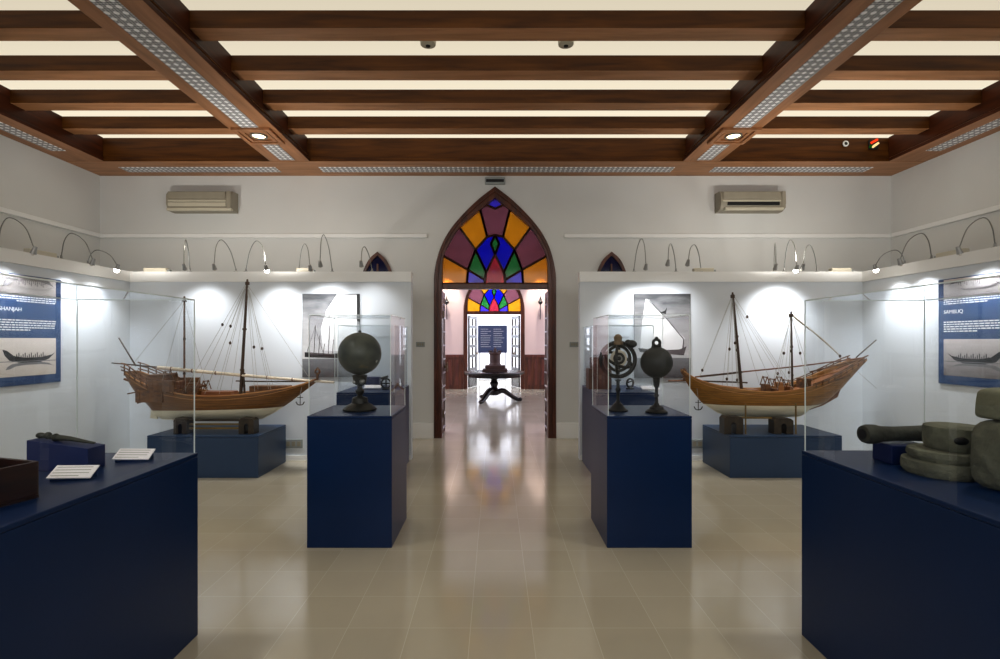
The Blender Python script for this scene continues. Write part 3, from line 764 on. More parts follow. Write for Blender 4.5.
# ------------------------------------------------------------------ globes
def stand_prof(s=1): return [(0, 0), (.132, 0), (.135, .012), (.118, .026), (.112, .038), (.085, .05), (.06, .064), (.055, .1), (.03, .112), (.016, .125), (.03, .14), (.034, .155), (.026, .17), (.014, .18), (.02, .2), (.045, .23), (.06, .262), (.05, .275)]
t = thing('celestial_globe', 'large speckled bronze globe on a turned stand, in the left pedestal case', 'globe', (-1.092, 4.04, HG))
MB().lathe([(0, 0), (.130, 0), (.134, .014), (.118, .028), (.10, .042), (.066, .06), (.06, .10), (.03, .112), (.018, .122), (.034, .14), (.036, .16), (.02, .178), (.02, .196), (.048, .215), (.054, .25), (.06, .285), (0, .29)], 32).build('stand', M['bronze'], t, True)
MB().sphere((0, 0, .458), .171, 48, 28).build('sphere', M['globe'], t, True)
MB().sphere((.03, -.045, .235), .022, 12, 8).sphere((-.035, -.035, .23), .016, 12, 8).build('knob', M['steel'], t, True)
MB().lathe([(.014, .62), (.012, .64), (0, .648)], 12).build('pivot', M['bronze'], t, True)

t = thing('armillary_sphere', 'dark ringed armillary sphere on a slim stand, in the right pedestal case', 'armillary sphere', ((618-VX)*4.0/F, 4.0, HG))
MB().lathe([(0, 0), (.078, 0), (.08, .01), (.06, .022), (.04, .05), (.02, .07), (.013, .09), (.013, .15), (.022, .17), (.013, .19), (.014, .235), (.03, .25), (0, .256)], 24).build('stand', M['blackmetal'], t, True)
cz = .41
MB().torus((0, 0, cz), .136, .017, None, 48, 8, .9).build('ring', M['blackmetal'], t, True)
MB().torus((0, 0, cz), .118, .008, Matrix.Rotation(math.radians(70), 3, 'Z'), 48, 8, 1.4).build('ring', M['blackmetal'], t, True)
MB().torus((0, 0, cz), .112, .009, Matrix.Rotation(math.radians(-64), 3, 'X') @ Matrix.Rotation(.3, 3, 'Z'), 48, 8, 1.4).build('ring', M['blackmetal'], t, True)
MB().torus((0, -.01, cz+.01), .098, .013, Matrix.Rotation(math.radians(10), 3, 'Z'), 44, 8, 1.2).build('ring', M['blackmetal'], t, True)
MB().torus((0, -.02, cz+.01), .056, .014, Matrix.Rotation(math.radians(8), 3, 'Z'), 36, 8, .8).build('inner_ring', M['acw'], t, True)
MB().torus((0, -.03, cz+.01), .036, .012, None, 36, 8, 1.0).build('inner_ring', M['blackmetal'], t, True)
MB().torus((0, -.035, cz+.01), .022, .006, None, 30, 8, 1.0).build('inner_ring', M['steel'], t, True)
MB().sphere((0, -.03, cz+.01), .016, 16, 10).build('centre_ball', M['blackmetal'], t, True)
MB().tube([(0, 0, cz-.13), (0, 0, cz-.09)], .012, 8).build('pin', M['blackmetal'], t, True)
MB().lathe([(0, cz+.205), (.018, cz+.2), (.034, cz+.18), (.03, cz+.15), (.04, cz+.14), (.04, cz+.12), (.0, cz+.118)], 16).build('crown', M['tan'], t, True)
MB().sphere((.108, -.01, cz+.125), .036, 16, 10, (1.15, .9, .9)).sphere((.078, -.01, cz+.135), .026, 12, 8).build('end_weight', M['blackmetal'], t, True)

t = thing('dark_globe', 'small dark globe with a loop handle on a slim stand, in the right pedestal case', 'globe', ((656.5-VX)*3.9/F, 3.9, HG))
MB().lathe([(0, 0), (.082, 0), (.084, .012), (.07, .022), (.055, .03), (.05, .045), (.024, .06), (.014, .08), (.012, .12), (.02, .135), (.013, .15), (.013, .19), (.022, .21), (.026, .26), (.034, .285), (0, .29)], 24).build('stand', M['blackmetal'], t, True)
MB().sphere((0, 0, .392), .122, 40, 24).build('sphere', M['darkglobe'], t, True)
MB().torus((0, 0, .545), .026, .012, None, 28, 8, 1.2).tube([(-.03, 0, .505), (-.024, 0, .53)], .012, 8).tube([(.03, 0, .505), (.024, 0, .53)], .012, 8).sphere((0, 0, .58), .014, 10, 8).build('loop_handle', M['blackmetal'], t, True)

# small exhibits in the rear cases
def px_pos(px, Y, h): return ((px-VX)*Y/F, Y, h)
t = tag(MB().box(-.085, .085, -.05, .05, 0, .13, bev=.006).build('display_block', M['navyblock'], loc=px_pos(373, 6.1, HS)), 'small navy block behind the speckled globe stand', 'display block')
t = tag(MB().box(-.1, .1, -.04, .04, 0, .012, rot=Matrix.Rotation(.35, 3, 'X')).build('label_card', M['card'], loc=px_pos(373, 5.9, HS+.02)), 'white label card before the small navy block, behind the speckled globe', 'label card')
t = thing('brass_sextant', 'small dark brass instrument behind the speckled globe, right of the navy block', 'instrument', px_pos(386, 5.85, HS))
MB().torus((0, 0, .07), .055, .01, None, 30, 8).tube([(-.05, 0, .07), (.05, 0, .07)], .008, 6).tube([(0, 0, .015), (0, 0, .125)], .008, 6).build('frame', M['bronze'], t, True)
MB().lathe([(0, 0), (.045, 0), (.045, .012), (.014, .02), (0, .022)], 16).build('foot', M['bronze'], t, True)
MB().tube([(-.05, -.03, .13), (.03, -.03, .155)], .014, 10).build('sight_tube', M['bronze'], t, True)
t = thing('folding_divider', 'thin reddish brass divider lying in the left rear case', 'instrument', px_pos(397, 5.62, HS))
MB().tube([(-.06, .0, .008), (0, .04, .07), (.06, .09, .01)], .008, 6).build('arm', M['tan'], t, True)
MB().sphere((0, .04, .075), .016, 10, 8).build('hinge', M['tan'], t, True)
t = thing('instrument_box', 'stepped brown wooden box behind the ringed sphere', 'box', px_pos(598, 5.95, HS))
MB().box(-.125, .14, -.1, .1, 0, .24, bev=.006).build('body', M['brownwood'], t)
MB().box(-.085, .1, -.08, .08, .24, .37, bev=.01).build('lid', M['brownwood'], t)
MB().box(-.02, .02, -.112, -.1, .12, .17, bev=.003).build('latch', M['tan'], t)
t = thing('brass_sextant', 'small grey metal instrument right of the stepped brown box', 'instrument', px_pos(630, 5.9, HS))
MB().torus((0, 0, .07), .05, .012, Matrix.Rotation(.5, 3, 'Z'), 30, 8).tube([(-.045, 0, .07), (.045, 0, .1)], .008, 6).build('frame', M['bronze'], t, True)
MB().lathe([(0, 0), (.05, 0), (.05, .012), (.014, .022), (0, .024)], 16).build('foot', M['bronze'], t, True)
tag(MB().box(-.1, .1, -.05, .05, 0, .012, rot=Matrix.Rotation(.3, 3, 'X')).build('label_card', M['card'], loc=px_pos(650, 5.75, HS+.02)), 'white label card in the right rear case, behind the dark globe stand', 'label card')

# ------------------------------------------------------------------ near-left case contents
t = thing('open_wooden_box', 'dark open wooden box at the front of the left case', 'box', (-1.903, 1.622, HL), math.radians(-16))
hx, hy, hh = .11, .30, .137
b = MB(); b.box(-hx, hx, -hy, hy, .0, .012); b.box(-hx, -hx+.014, -hy, hy, .012, hh, bev=.002); b.box(hx-.014, hx, -hy, hy, .012, hh, bev=.002); b.box(-hx+.014, hx-.014, -hy, -hy+.014, .012, hh); b.box(-hx+.014, hx-.014, hy-.014, hy, .012, hh); b.build('body', M['boxwood'], t)
MB().box(-hx+.015, hx-.015, -hy+.015, hy-.015, .012, .085).build('lining', M['boxin'], t)
t = thing('green_brass_fitting', 'lumpy green brass fitting lying in the dark open box', 'instrument', (-1.875, 1.80, HL+.086))
MB().torus((0, 0, .042), .034, .012, Matrix.Rotation(.5, 3, 'X'), 24, 8).sphere((.0, 0, .04), .022, 12, 8).sphere((-.035, .02, .04), .022, 10, 8).sphere((.01, .01, .07), .016, 10, 8).tube([(.02, 0, .04), (.055, -.03, .045)], .011, 8).build('body', M['verdigris'], t, True)
MB().tube([(-.04, -.02, .012), (-.01, .05, .02)], .012, 8).build('arm', M['verdigris'], t, True)

t = thing('display_block', 'navy wedge block with sloping top in the left case', 'display block', (-1.98, 2.31, HL))
b = MB(); b.prism([(-.137, 0), (.14, 0), (.14, .10), (-.137, .138)], -.05, .05); b.build('body', M['navyblock'], t)
t = thing('sheathed_dagger', 'long dark tapered implement with a lumpy end lying on the navy wedge block', 'weapon', (-1.98, 2.31, HL+.119))
z = lambda x: -.137*x+.0165
b = MB(); b.tube(curve([(-.04, 0, z(-.04)), (.02, -.004, z(.02)+.004), (.08, .0, z(.08)), (.125, .008, z(.125)-.004)], 5), .017, 10, .006, .8); b.build('sheath', M['iron'], t, True)
b = MB(); b.sphere((-.12, 0, z(-.12)), .016, 10, 8, (1.2, 1, .8)).tube([(-.12, 0, z(-.12)), (-.04, 0, z(-.04))], .011, 8).sphere((-.085, 0, z(-.085)+.004), .016, 10, 8).sphere((-.05, 0, z(-.05)), .018, 10, 8, (.6, 1.1, 1)); b.build('hilt', M['iron'], t, True)
def label_card(loc, rz, label):
    t = thing('label_card', label, 'label card', loc, rz, 'label cards in the left case')
    T = Matrix.Rotation(.42, 3, 'X') @ Matrix.Rotation(.06, 3, 'Y'); o = Vector((0, 0, .03))
    MB().box(-.078, .078, -.042, .042, .028, .033, rot=T, org=o).build('card', M['card'], t)
    b = MB(); b.loft([[(x, -.03, 0), (x, .036, 0), (x, .036, .036), (x, -.03, .009)] for x in (-.07, .07)]); b.build('wedge', M['navy'], t)
    b = MB()
    for i in range(4): b.box(-.07, .06-.03*(i == 0), -.03+.019*i, -.026+.019*i, .0332, .0335, rot=T, org=o)
    b.build('lettering', M['boxgrey'], t)
label_card((-1.795, 2.13, HL), math.radians(14), 'white label card before the navy wedge block in the left case')
label_card((-1.775, 2.46, HL), math.radians(12), 'white label card at the far end of the left case')

# ------------------------------------------------------------------ near-right case contents
t = thing('cannon_cradle', 'low navy support under the old cannon barrel', 'support', (1.93, 2.38, HR))
MB().box(-.09, .09, -.06, .06, 0, .09, bev=.005).build('body', M['navyblock'], t)
t = thing('cannon_barrel', 'dark iron cannon barrel with a swollen muzzle in the right case', 'cannon', (1.90, 2.38, HR+.134), math.radians(4))
b = MB(); b.lathe([(.012, -.158), (.03, -.16), (.040, -.155), (.046, -.135), (.045, -.1), (.037, -.07), (.034, 0), (.036, .1), (.040, .2), (.044, .30), (.044, .33), (.03, .345), (0, .35)], 24, (0, 0, 0), 'x'); b.build('barrel', M['iron'], t, True)
MB().lathe([(.024, -.161), (.0, -.1605)], 16, (0, 0, 0), 'x').build('bore', M['black'], t, True)
MB().tube([(.12, -.065, 0), (.12, .065, 0)], .014, 10).build('trunnion', M['iron'], t, True)
def rock(b, c, sx, sy, sz, ex=.45, seed=1, amp=.05):
    rnd = random.Random(seed); ph = [rnd.uniform(0, 6) for _ in range(6)]
    pw = lambda v: math.copysign(abs(v)**ex, v)
    rings = []
    for i in range(15):
        v = -PI/2+PI*i/14; ring = []
        for k in range(32):
            u = 2*PI*k/32
            w = 1+amp*(math.sin(3*u+ph[0]+2*v)*.5+math.sin(5*u+ph[1])*.3*math.cos(v)+math.sin(2*v+ph[2]+u)*.5)
            cv = max(1e-3, math.cos(v))
            ring.append(Vector((c[0]+sx*pw(cv)*pw(math.cos(u))*w, c[1]+sy*pw(cv)*pw(math.sin(u))*w, c[2]+sz*pw(math.sin(v))*(1+amp*.5*math.sin(u*2+ph[3])))))
        rings.append(ring)
    b.loft(rings); return b
def rough_disc(b, c, r, h, seed, amp=.012):
    rnd = random.Random(seed); ph = rnd.uniform(0, 6); rings = []
    for rr, z in ((.0, 0), (.9, 0), (.985, .015), (1, .03), (1.005, .45*h), (.995, h-.012), (.975, h-.003), (.92, h), (.0, h)):
        rings.append([Vector((c[0]+max(rr, .001)*r*(1+amp*math.sin(3*k*2*PI/40+ph)+amp*math.sin(7*k*2*PI/40))*math.cos(2*PI*k/40), c[1]+max(rr, .001)*r*(1+amp*math.sin(4*k*2*PI/40+ph))*math.sin(2*PI*k/40), c[2]+z)) for k in range(40)])
    b.loft(rings); return b
t = thing('millstone', 'lower round grey stone of the two-stone stack in the right case', 'stone', (1.94, 2.172, HR))
rough_disc(MB(), (0, 0, 0), .142, .062, 3).build('base_slab', M['stone'], t, True)
rough_disc(MB(), (.012, .0, .0622), .132, .045, 9).build('upper_slab', M['stone'], t, True)
t = thing('millstone', 'upper round grey stone with a dark slot, topmost of the two-stone stack', 'stone', (2.0, 2.172, HR+.1092))
rough_disc(MB(), (0, 0, 0), .112, .099, 5).build('body', M['stone'], t, True)
b = MB(); b.sphere((-.058, -.094, .05), .034, 20, 12, (1, .4, .5)); b.build('slot', M['black'], t, True)
t = tag(rock(MB(), (0, 0, .135), .165, .08, .135, .42, 4, .05).build('boulder_block', M['stone'], smooth=True, loc=(2.042, 1.925, HR)), 'large rounded upright stone at the right frame edge', 'stone')
t = tag(rock(MB(), (0, 0, .062), .15, .078, .062, .3, 8, .05).build('stone_block', M['stone2'], smooth=True, loc=(2.055, 1.925, HR+.268)), 'flat pale-topped stone resting on the large upright stone', 'stone')

# ------------------------------------------------------------------ model dhows
SB = 83.3
def boat(cfg):
    """built in its own space: x along the photo's horizontal, y away, z up; pixel tables are turned to metres"""
    pc, sgn = cfg['pc'], cfg['sgn']
    X = lambda px: (px-pc)/SB
    Z = lambda py: (429.6-py)/SB
    t = thing('dhow_model', cfg['label'], 'model boat', ((pc-VX)/SB, 6.0, HBP), 0, 'model dhows')
    K = [(X(a), Z(b)) for a, b in cfg['keel']]; S = [(X(a), Z(b)) for a, b in cfg['sheer']]; B = [(X(a), b) for a, b in cfg['beam']]
    xs = [K[0][0]+(K[-1][0]-K[0][0])*i/72 for i in range(73)]
    smoothtab = lambda tab: [(p.x, p.z) for p in curve([(a, 0, b) for a, b in tab], 6)]
    S = smoothtab(S); B = smoothtab(B)
    def half(x, f):
        zk, zs, b = lerp_tab(K, x), lerp_tab(S, x), lerp_tab(B, x)
        full = min(1, b/.24)
        y = b*((1-(1-f)**(1.3+1.6*full))**(.95-.25*full)) if f > 0 else 0
        return y, zk+(zs-zk)*f
    NF = 12
    rings = []
    for x in xs:
        r = []
        for j in range(NF, -1, -1):
            y, z_ = half(x, j/NF); r.append((x, -y-.0015, z_))
        for j in range(0, NF+1):
            y, z_ = half(x, j/NF); r.append((x, y+.0015, z_))
        rings.append(r)
    b = MB(); b.loft(rings, cap=False, close=False)
    for r in (rings[0], rings[-1]): b.face(r)
    h = b.build('hull', M[cfg['hull']], t, True)
    md = h.modifiers.new('shell', 'SOLIDIFY'); md.thickness = .008; md.offset = 0
    # deck
    d = MB(); dr = []
    for x in xs[3:-4]:
        f = .80; y, z_ = half(x, f); dr.append([(x, -y+.006, z_), (x, 0, z_+.006), (x, y-.006, z_)])
    d.loft(dr, cap=False, close=False); d.build('deck', M['deck'], t, True)
    # wales and sheer rail
    for f, r_, m in ((1.0, .0075, 'wale'), (.86, .004, 'wale'), (.55, .0035, 'boatwood')):
        for s_ in (-1, 1):
            pts = []
            for x in xs[1:-1]:
                y, z_ = half(x, f); pts.append((x, s_*(y+.004), z_))
            MB().tube(pts, r_, 6).build('rail' if f == 1 else 'wale', M[m], t, True)
    # stem and keel timbers
    MB().tube([(x, 0, lerp_tab(K, x)) for x in xs], .010, 6).build('keel', M[cfg['hull']], t, True)
    P = lambda px, py, y=0: Vector((X(px), y, Z(py)))
    # masts
    for a, b_, r0, r1, m in cfg['masts']:
        MB().tube([P(*a), P(*a).lerp(P(*b_), .5), P(*b_)], r0, 10, r1).build('mast', M[m], t, True)
        e = P(*b_)
        mb = MB(); mb.box(e.x-.022, e.x+.022, -.014, .014, e.z-.05, e.z-.01, bev=.005); mb.sphere((e.x, 0, e.z+.01), .012, 10, 6)
        for q in (.3, .62):
            c = P(*a).lerp(P(*b_), q); mb.lathe([(r0*1.15, -.012), (r0*1.2, 0), (r0*1.15, .012)], 10, c)
        mb.build('masthead', M['spar'], t, True)
    # spars: (points, radius, material, part)
    for pts, r0, r1, m, nm in cfg['spars']:
        MB().tube(curve([P(*p) for p in pts], 6), r0, 8, r1).build(nm, M[m], t, True)
        if nm == 'furled_sail' and r0 > .02:
            c = curve([P(*p) for p in pts], 6)
            for i in range(2, len(c)-2, 3): MB().tube([c[i]-Vector((.006, 0, 0)), c[i]+Vector((.006, 0, 0))], r0+(r1-r0)*i/len(c)+.003, 8).build('sail_tie', M['sparbrown'], t, True)
    for pts, y0, y1 in cfg['lines']:
        a, c = P(*pts[0], y0), P(*pts[1], y1); MB().tube([a, c], .0020, 5).build('rigging_line', M['rope'], t)
    for px, py, y in cfg['blocks']:
        a = min((m_[1] for m_ in cfg['masts'][:2]), key=lambda q: abs(q[0]-px)); k_ = (min(388, py+5) if py > 362 else 388)-a[1]; k_ /= max(1, py-a[1])
        if py-a[1] > 12: MB().tube([P(*a), P(*a).lerp(P(px, py, y), k_)], .0020, 5).build('rigging_line', M['rope'], t)
        c = P(px, py, y); MB().sphere(c, .018, 10, 8, (.8, .7, 1.1)).build('pulley_block', M['spar'], t, True)
    # stern gallery: stacked rails, posts and a planked box on each quarter
    s0, s1 = cfg['stern']      # outer and inner end of the poop in px
    for s_ in (-1, 1):
        for dz, ext in cfg['poop']:
            pts = []
            for i in range(9):
                px = s0+(s1-s0)*i/8; x = X(px); y, z_ = half(max(xs[1], min(xs[-2], x)), 1); pts.append((x, s_*(y+.012+ext), z_+dz*(1-.45*i/8)))
            MB().tube(pts, .0075, 6, .006).build('poop_rail', M['boatwood'], t, True)
        mb = MB()
        for i in range(9):
            px = s0+(s1-s0)*(i+.4)/9; x = X(px); y, z_ = half(max(xs[1], min(xs[-2], x)), 1); top = max(q[0] for q in cfg['poop'])*(1-.4*i/9)
            mb.box(x-.005, x+.005, s_*(y+.01)-.005, s_*(y+.01)+.005, z_-.03, z_+top)
        mb.build('rail_posts', M['boatwood'], t)
        for px0, px1, py0, py1 in cfg['quarter']:
            x0, x1 = sorted((X(px0), X(px1))); xm = (x0+x1)/2; y, z_ = half(xm, .8)
            mb = MB(); mb.box(x0, x1, s_*(y+.015)-.022, s_*(y+.015)+.022, Z(py1), Z(py0), bev=.004)
            for q in range(3):
                xx = x0+(x1-x0)*(q+.5)/3; mb.box(xx-.004, xx+.004, s_*(y+.015)-.026, s_*(y+.015)+.026, Z(py1), Z(py0))
            mb.build('quarter_box', M['boatwood'], t)
    for a, c, w in cfg['beams']:   # heavy cross timbers
        pa, pb = P(*a), P(*c); MB().tube([pa+Vector((0, -w, 0)), pb+Vector((0, -w, 0))], .009, 6).tube([pa+Vector((0, w, 0)), pb+Vector((0, w, 0))], .009, 6).build('catwalk_timber', M['boatwood'], t, True)
    for px0, px1, py0, py1, w, m in cfg['houses']:
        x0, x1 = sorted((X(px0), X(px1)))
        MB().box(x0, x1, -w, w, Z(py1), Z(py0), bev=.006).build('deck_fitting', M[m], t)
    for (px, py) in cfg['frames']:   # little trestles on deck
        c = P(px, py); mb = MB()
        for s_ in (-.05, .05):
            mb.tube([c+Vector((-.035, s_, -.09)), c+Vector((0, s_, .02))], .006, 6); mb.tube([c+Vector((.035, s_, -.09)), c+Vector((0, s_, .02))], .006, 6)
        mb.tube([c+Vector((0, -.05, .01)), c+Vector((0, .05, .01))], .006, 6)
        mb.build('deck_trestle', M['boatwood'], t, True)
    px, py = cfg['ring']; c = P(px, py)
    mb = MB(); mb.torus(c, .026, .011, None, 24, 8, 1.3); mb.box(c.x-.012, c.x+.012, -.012, .012, c.z-.1, c.z-.025); mb.sphere(c+Vector((0, 0, .04)), .011, 10, 6); mb.build('stemhead', M['boatwood'], t, True)
    # rudder
    (ra, rb, rc, rd) = [P(*p) for p in cfg['rudder']]
    mb = MB(); mb.loft([[ra+Vector((0, y, 0)), rb+Vector((0, y, 0)), rc+Vector((0, y, 0)), rd+Vector((0, y, 0))] for y in (-.01, .01)]); mb.build('rudder', M[cfg['rm']], t)
    # anchor
    ax, ay0, ay1 = cfg['anchor']; yb = cfg['anchor_y']
    p0, p1 = P(ax, ay0, yb), P(ax, ay1, yb)
    mb = MB(); mb.tube([p0, p1], .005, 6)
    for s_ in (-1, 1): mb.tube(curve([p1, p1+Vector((s_*.03, 0, .008)), p1+Vector((s_*.05, 0, .04))], 4), .006, 6)
    mb.tube([p0+Vector((-.035, 0, -.03)), p0+Vector((.035, 0, -.03))], .0045, 6)
    mb.build('anchor', M['blackmetal'], t, True)
    MB().tube([P(ax, cfg['anchor_top'], yb*.3), p0], .0022, 5).build('anchor_rope', M['rope'], t)
    return t

boat(dict(pc=222, sgn=1, hull='hullL', rm='hullL', label='model dhow with brown and white hull, bow pointing right, on the left plinth',
    keel=[(131, 380), (138, 393), (147, 402), (156, 411), (161, 418.5), (200, 420), (262, 418.5), (276, 411), (290, 401.5), (318, 380)],
    sheer=[(131, 371), (150, 380), (175, 388), (200, 393), (225, 394), (250, 392.5), (285, 388), (305, 383.5), (318, 378)],
    beam=[(131, .11), (145, .17), (165, .215), (195, .235), (230, .235), (260, .20), (285, .13), (305, .05), (318, .004)],
    masts=[((240, 408), (247.5, 281), .021, .013, 'spar'), ((184.5, 406), (184.5, 298), .013, .009, 'sparbrown'), ((245.5, 408), (243.5, 372), .012, .011, 'spar')],
    spars=[([(112, 363), (150, 366.5), (180, 369.5)], .007, .012, 'spar', 'yard'), ([(158, 367.5), (200, 371.5), (250, 376), (300, 380), (334, 382.5)], .022, .015, 'canvas', 'furled_sail'),
           ([(236, 381), (270, 381.5), (318, 381.5)], .008, .008, 'spar', 'boom'), ([(119, 338), (136, 366)], .007, .009, 'spar', 'flagpole'),
           ([(300, 381), (335, 382)], .011, .008, 'sparbrown', 'bowsprit'), ([(124.5, 379), (140, 385)], .015, .012, 'boatwood', 'stern_timber'), ([(127, 372), (150, 379)], .012, .012, 'boatwood', 'stern_timber')],
    lines=[([(247, 284), (203, 391)], 0, -.2), ([(247, 284), (215, 392)], 0, -.21), ([(247, 284), (229, 392)], 0, -.21), ([(247, 284), (222, 392)], 0, .21), ([(247, 284), (262, 390)], 0, -.18), ([(247, 284), (274, 388)], 0, -.14),
           ([(247, 284), (268, 390)], 0, .16), ([(247, 284), (312, 382)], 0, 0), ([(184.5, 300), (172, 385)], 0, -.2), ([(184.5, 300), (196, 390)], 0, -.2), ([(184.5, 300), (197, 390)], 0, .2), ([(184.5, 300), (130, 368)], 0, 0)],
    blocks=[(227, 325, -.1), (235, 326.5, -.1), (235.5, 343, -.12), (258, 347, -.1), (266, 348.5, -.1)],
    stern=(130, 190), poop=[(.035, .004), (.075, .012), (.115, .0)], quarter=[(150, 176, 388, 400), (163, 188, 379, 390)],
    beams=[((140, 392), (184, 384), .2), ((150, 401), (196, 387), .21)],
    houses=[(155, 172, 374, 392, .12, 'boatwood'), (176, 182, 381, 395, .1, 'deck'), (205, 235, 391, 397, .08, 'deck'), (252, 290, 385.5, 393, .07, 'boatwood'), (188, 196, 383, 394, .06, 'boatwood')],
    frames=[(206, 382), (203, 386), (168, 372), (174, 374)], ring=(317.5, 371.5),
    rudder=[(158, 419), (151, 418), (151.5, 407), (157, 411)], anchor=(303.5, 394, 404), anchor_y=-.10, anchor_top=383))

boat(dict(pc=768, sgn=-1, hull='hullR', rm='sparbrown', label='model dhow with honey and white hull, bow pointing left, on the right plinth',
    keel=[(681, 371), (690, 387), (702, 402), (718, 412.5), (730, 415.5), (770, 417), (800, 416), (806, 410), (822, 404), (838, 390), (852, 374), (860, 364)],
    sheer=[(681, 369), (692, 377), (706, 382.5), (734, 388), (766, 390), (797, 385.5), (815, 380), (832, 372), (848, 364), (860, 359)],
    beam=[(681, .004), (695, .06), (715, .15), (740, .205), (770, .225), (800, .22), (825, .19), (845, .15), (860, .11)],
    masts=[((743, 406), (732.5, 294), .019, .014, 'spar'), ((792.5, 402), (791, 313), .013, .010, 'spar')],
    spars=[([(695, 377), (742, 372), (800, 366), (861, 358)], .009, .008, 'sparbrown', 'yard'), ([(700, 376.5), (720, 374.5), (742, 372)], .012, .012, 'spar', 'yard'), ([(697, 381), (743, 382.5), (746, 383)], .010, .008, 'spar', 'boom'),
           ([(856, 357.5), (876, 340)], .008, .006, 'spar', 'flagpole'), ([(668, 381), (690, 380.5)], .009, .008, 'sparbrown', 'bowsprit'), ([(792, 315), (799, 321), (808, 328), (824, 341), (839, 355)], .012, .007, 'canvas', 'furled_sail'),
           ([(836, 369), (868, 355.5)], .010, .008, 'boatwood', 'stern_timber'), ([(810, 372), (850, 362), (864, 359)], .010, .009, 'boatwood', 'stern_timber'), ([(800, 381), (840, 371)], .010, .010, 'wale', 'stern_timber'), ([(765, 395), (783, 394)], .018, .016, 'boatwood', 'spare_timber')],
    lines=[([(732, 297), (700, 372)], 0, -.06), ([(732, 297), (725, 388)], 0, -.18), ([(732, 297), (731, 388)], 0, -.19), ([(732, 297), (729, 388)], 0, .18), ([(734, 301), (764, 385)], 0, -.2), ([(734, 301), (775, 384)], 0, -.2),
           ([(734, 301), (768, 385)], 0, .2), ([(745, 317), (778, 375)], 0, -.1), ([(791, 316), (774, 385)], 0, -.2), ([(791, 316), (779, 385)], 0, -.2), ([(791, 316), (782, 384)], 0, .2), ([(791, 316), (803, 380)], 0, -.18)],
    blocks=[(745, 317, -.05), (731, 343, -.1), (725.5, 349, -.1), (732.5, 350, -.1), (700.5, 370, -.05), (721, 378, -.15), (731, 379, -.15), (779, 353, -.1), (787, 351, -.08), (796, 353, -.08), (784, 372, -.1), (772, 373, -.12), (837, 356, -.05)],
    stern=(858, 800), poop=[(.02, .004), (.05, .01)], quarter=[],
    beams=[((800, 388), (838, 374), .2)],
    houses=[(763, 768, 384, 394, .06, 'boatwood'), (776, 782, 382, 394, .05, 'wale'), (747, 756, 389, 394, .07, 'deck'), (801, 806, 378, 388, .1, 'boatwood'), (785, 789, 386, 394, .09, 'deck'), (770, 774, 388, 394, .1, 'sparbrown')],
    frames=[(765, 378), (779, 378), (772, 380), (786, 381)], ring=(684, 372),
    rudder=[(804, 411.5), (822, 405.5), (837, 397), (842, 384)], anchor=(695.5, 399, 409), anchor_y=-.08, anchor_top=383))

def cradle(pc, sup, rails, posts, label):
    t = thing('boat_cradle', label, 'boat stand', ((pc-VX)/SB, 6.0, HBP), 0, 'boat cradles')
    SF = F/5.71; X = lambda px: (px-VX)/SF-(pc-VX)/SB; Z = lambda py: EYE-(py-VY)/SF-HBP
    for x0, x1, top in sup:
        b = MB(); w = X(x1)-X(x0); cx = (X(x0)+X(x1))/2; h = Z(top)
        n = 14; out = [(cx-w/2, 0), (cx-w/2, h*.86), (cx-w*.36, h), (cx+w*.36, h*.96), (cx+w/2, h*.84), (cx+w/2, 0)]
        hole = [(cx+w*.15*math.cos(PI*k/n), h*.42+h*.24*math.sin(PI*k/n)) for k in range(n+1)]
        poly = out+[(cx+w*.13, 0)]+hole+[(cx-w*.13, 0)]
        b.prism(poly, -.30, -.17)
        sg = 1 if pc > VX else -1; q0, q1 = sorted((cx+sg*w*.34, cx+sg*w*.48)); b.box(q0, q1, -.17, .05, 0, .142)
        b.build('support', M['standw'], t)
    for a, c, py, m in rails:
        b = MB()
        for s_ in (-.235,): b.box(X(a), X(c), s_-.012, s_+.012, Z(py)-.010, Z(py)+.010)
        b.build('rail', M[m], t)
    for px, y0, y1 in posts:
        for s_ in (-1,): MB().tube([(X(px), s_*.315, Z(y1)), (X(px), s_*.315, Z(y0))], .009, 8).build('post', M['railgold'], t, True)
cradle(222, [(174, 187, 418), (239, 254, 418)], [(187, 239, 421, 'standw'), (187, 239, 425, 'railgold'), (187, 239, 429, 'railgold')], [], 'dark wooden cradle with olive rails under the left model boat')
cradle(768, [(724, 743, 416), (774, 793, 418)], [(743, 774, 418.5, 'railgold')], [(744.5, 404, 433.5), (794.5, 403, 433.5)], 'dark wooden cradle with two arched feet under the right model boat')

# ------------------------------------------------------------------ the hall beyond
for s_, a, b_ in ((-1, -4.5, -1.0), (1, .94, 4.5)):
    r = struct(MB().box(a, b_, Y2-.025, Y2, 0, 1.08).build('trim_%d' % n, M['doorwood'])); n += 1
    b = MB(); k = a+.1
    while k < b_-.1:
        b.box(k, k+.09, Y2-.045, Y2-.02, .14, .93); k += .21
    b.build('panel_slats', M['wains'], r)
    MB().box(a, b_, Y2-.05, Y2, 1.0, 1.09, bev=.01).build('cap_rail', M['wains'], r)
for px, w in ((447, 'left'), (540, 'right')):
    t = thing('wall_sconce', 'dark torch-shaped wall sconce %s of the far arch' % w, 'wall lamp', ((px-VX)*Y2/F, Y2, 2.2))
    MB().lathe([(0, .78), (.01, .7), (.03, .64), (.05, .58), (.075, .55), (.06, .5), (.02, .46), (0, .45)], 16, (0, -.12, 0)).build('lantern', M['blackmetal'], t, True)
    MB().tube([(0, -.12, .47), (0, -.11, .2), (0, -.05, .0)], .014, 8).build('shaft', M['blackmetal'], t, True)
    MB().tube([(0, 0, .1), (0, -.1, .2)], .012, 6).build('bracket', M['blackmetal'], t, True)

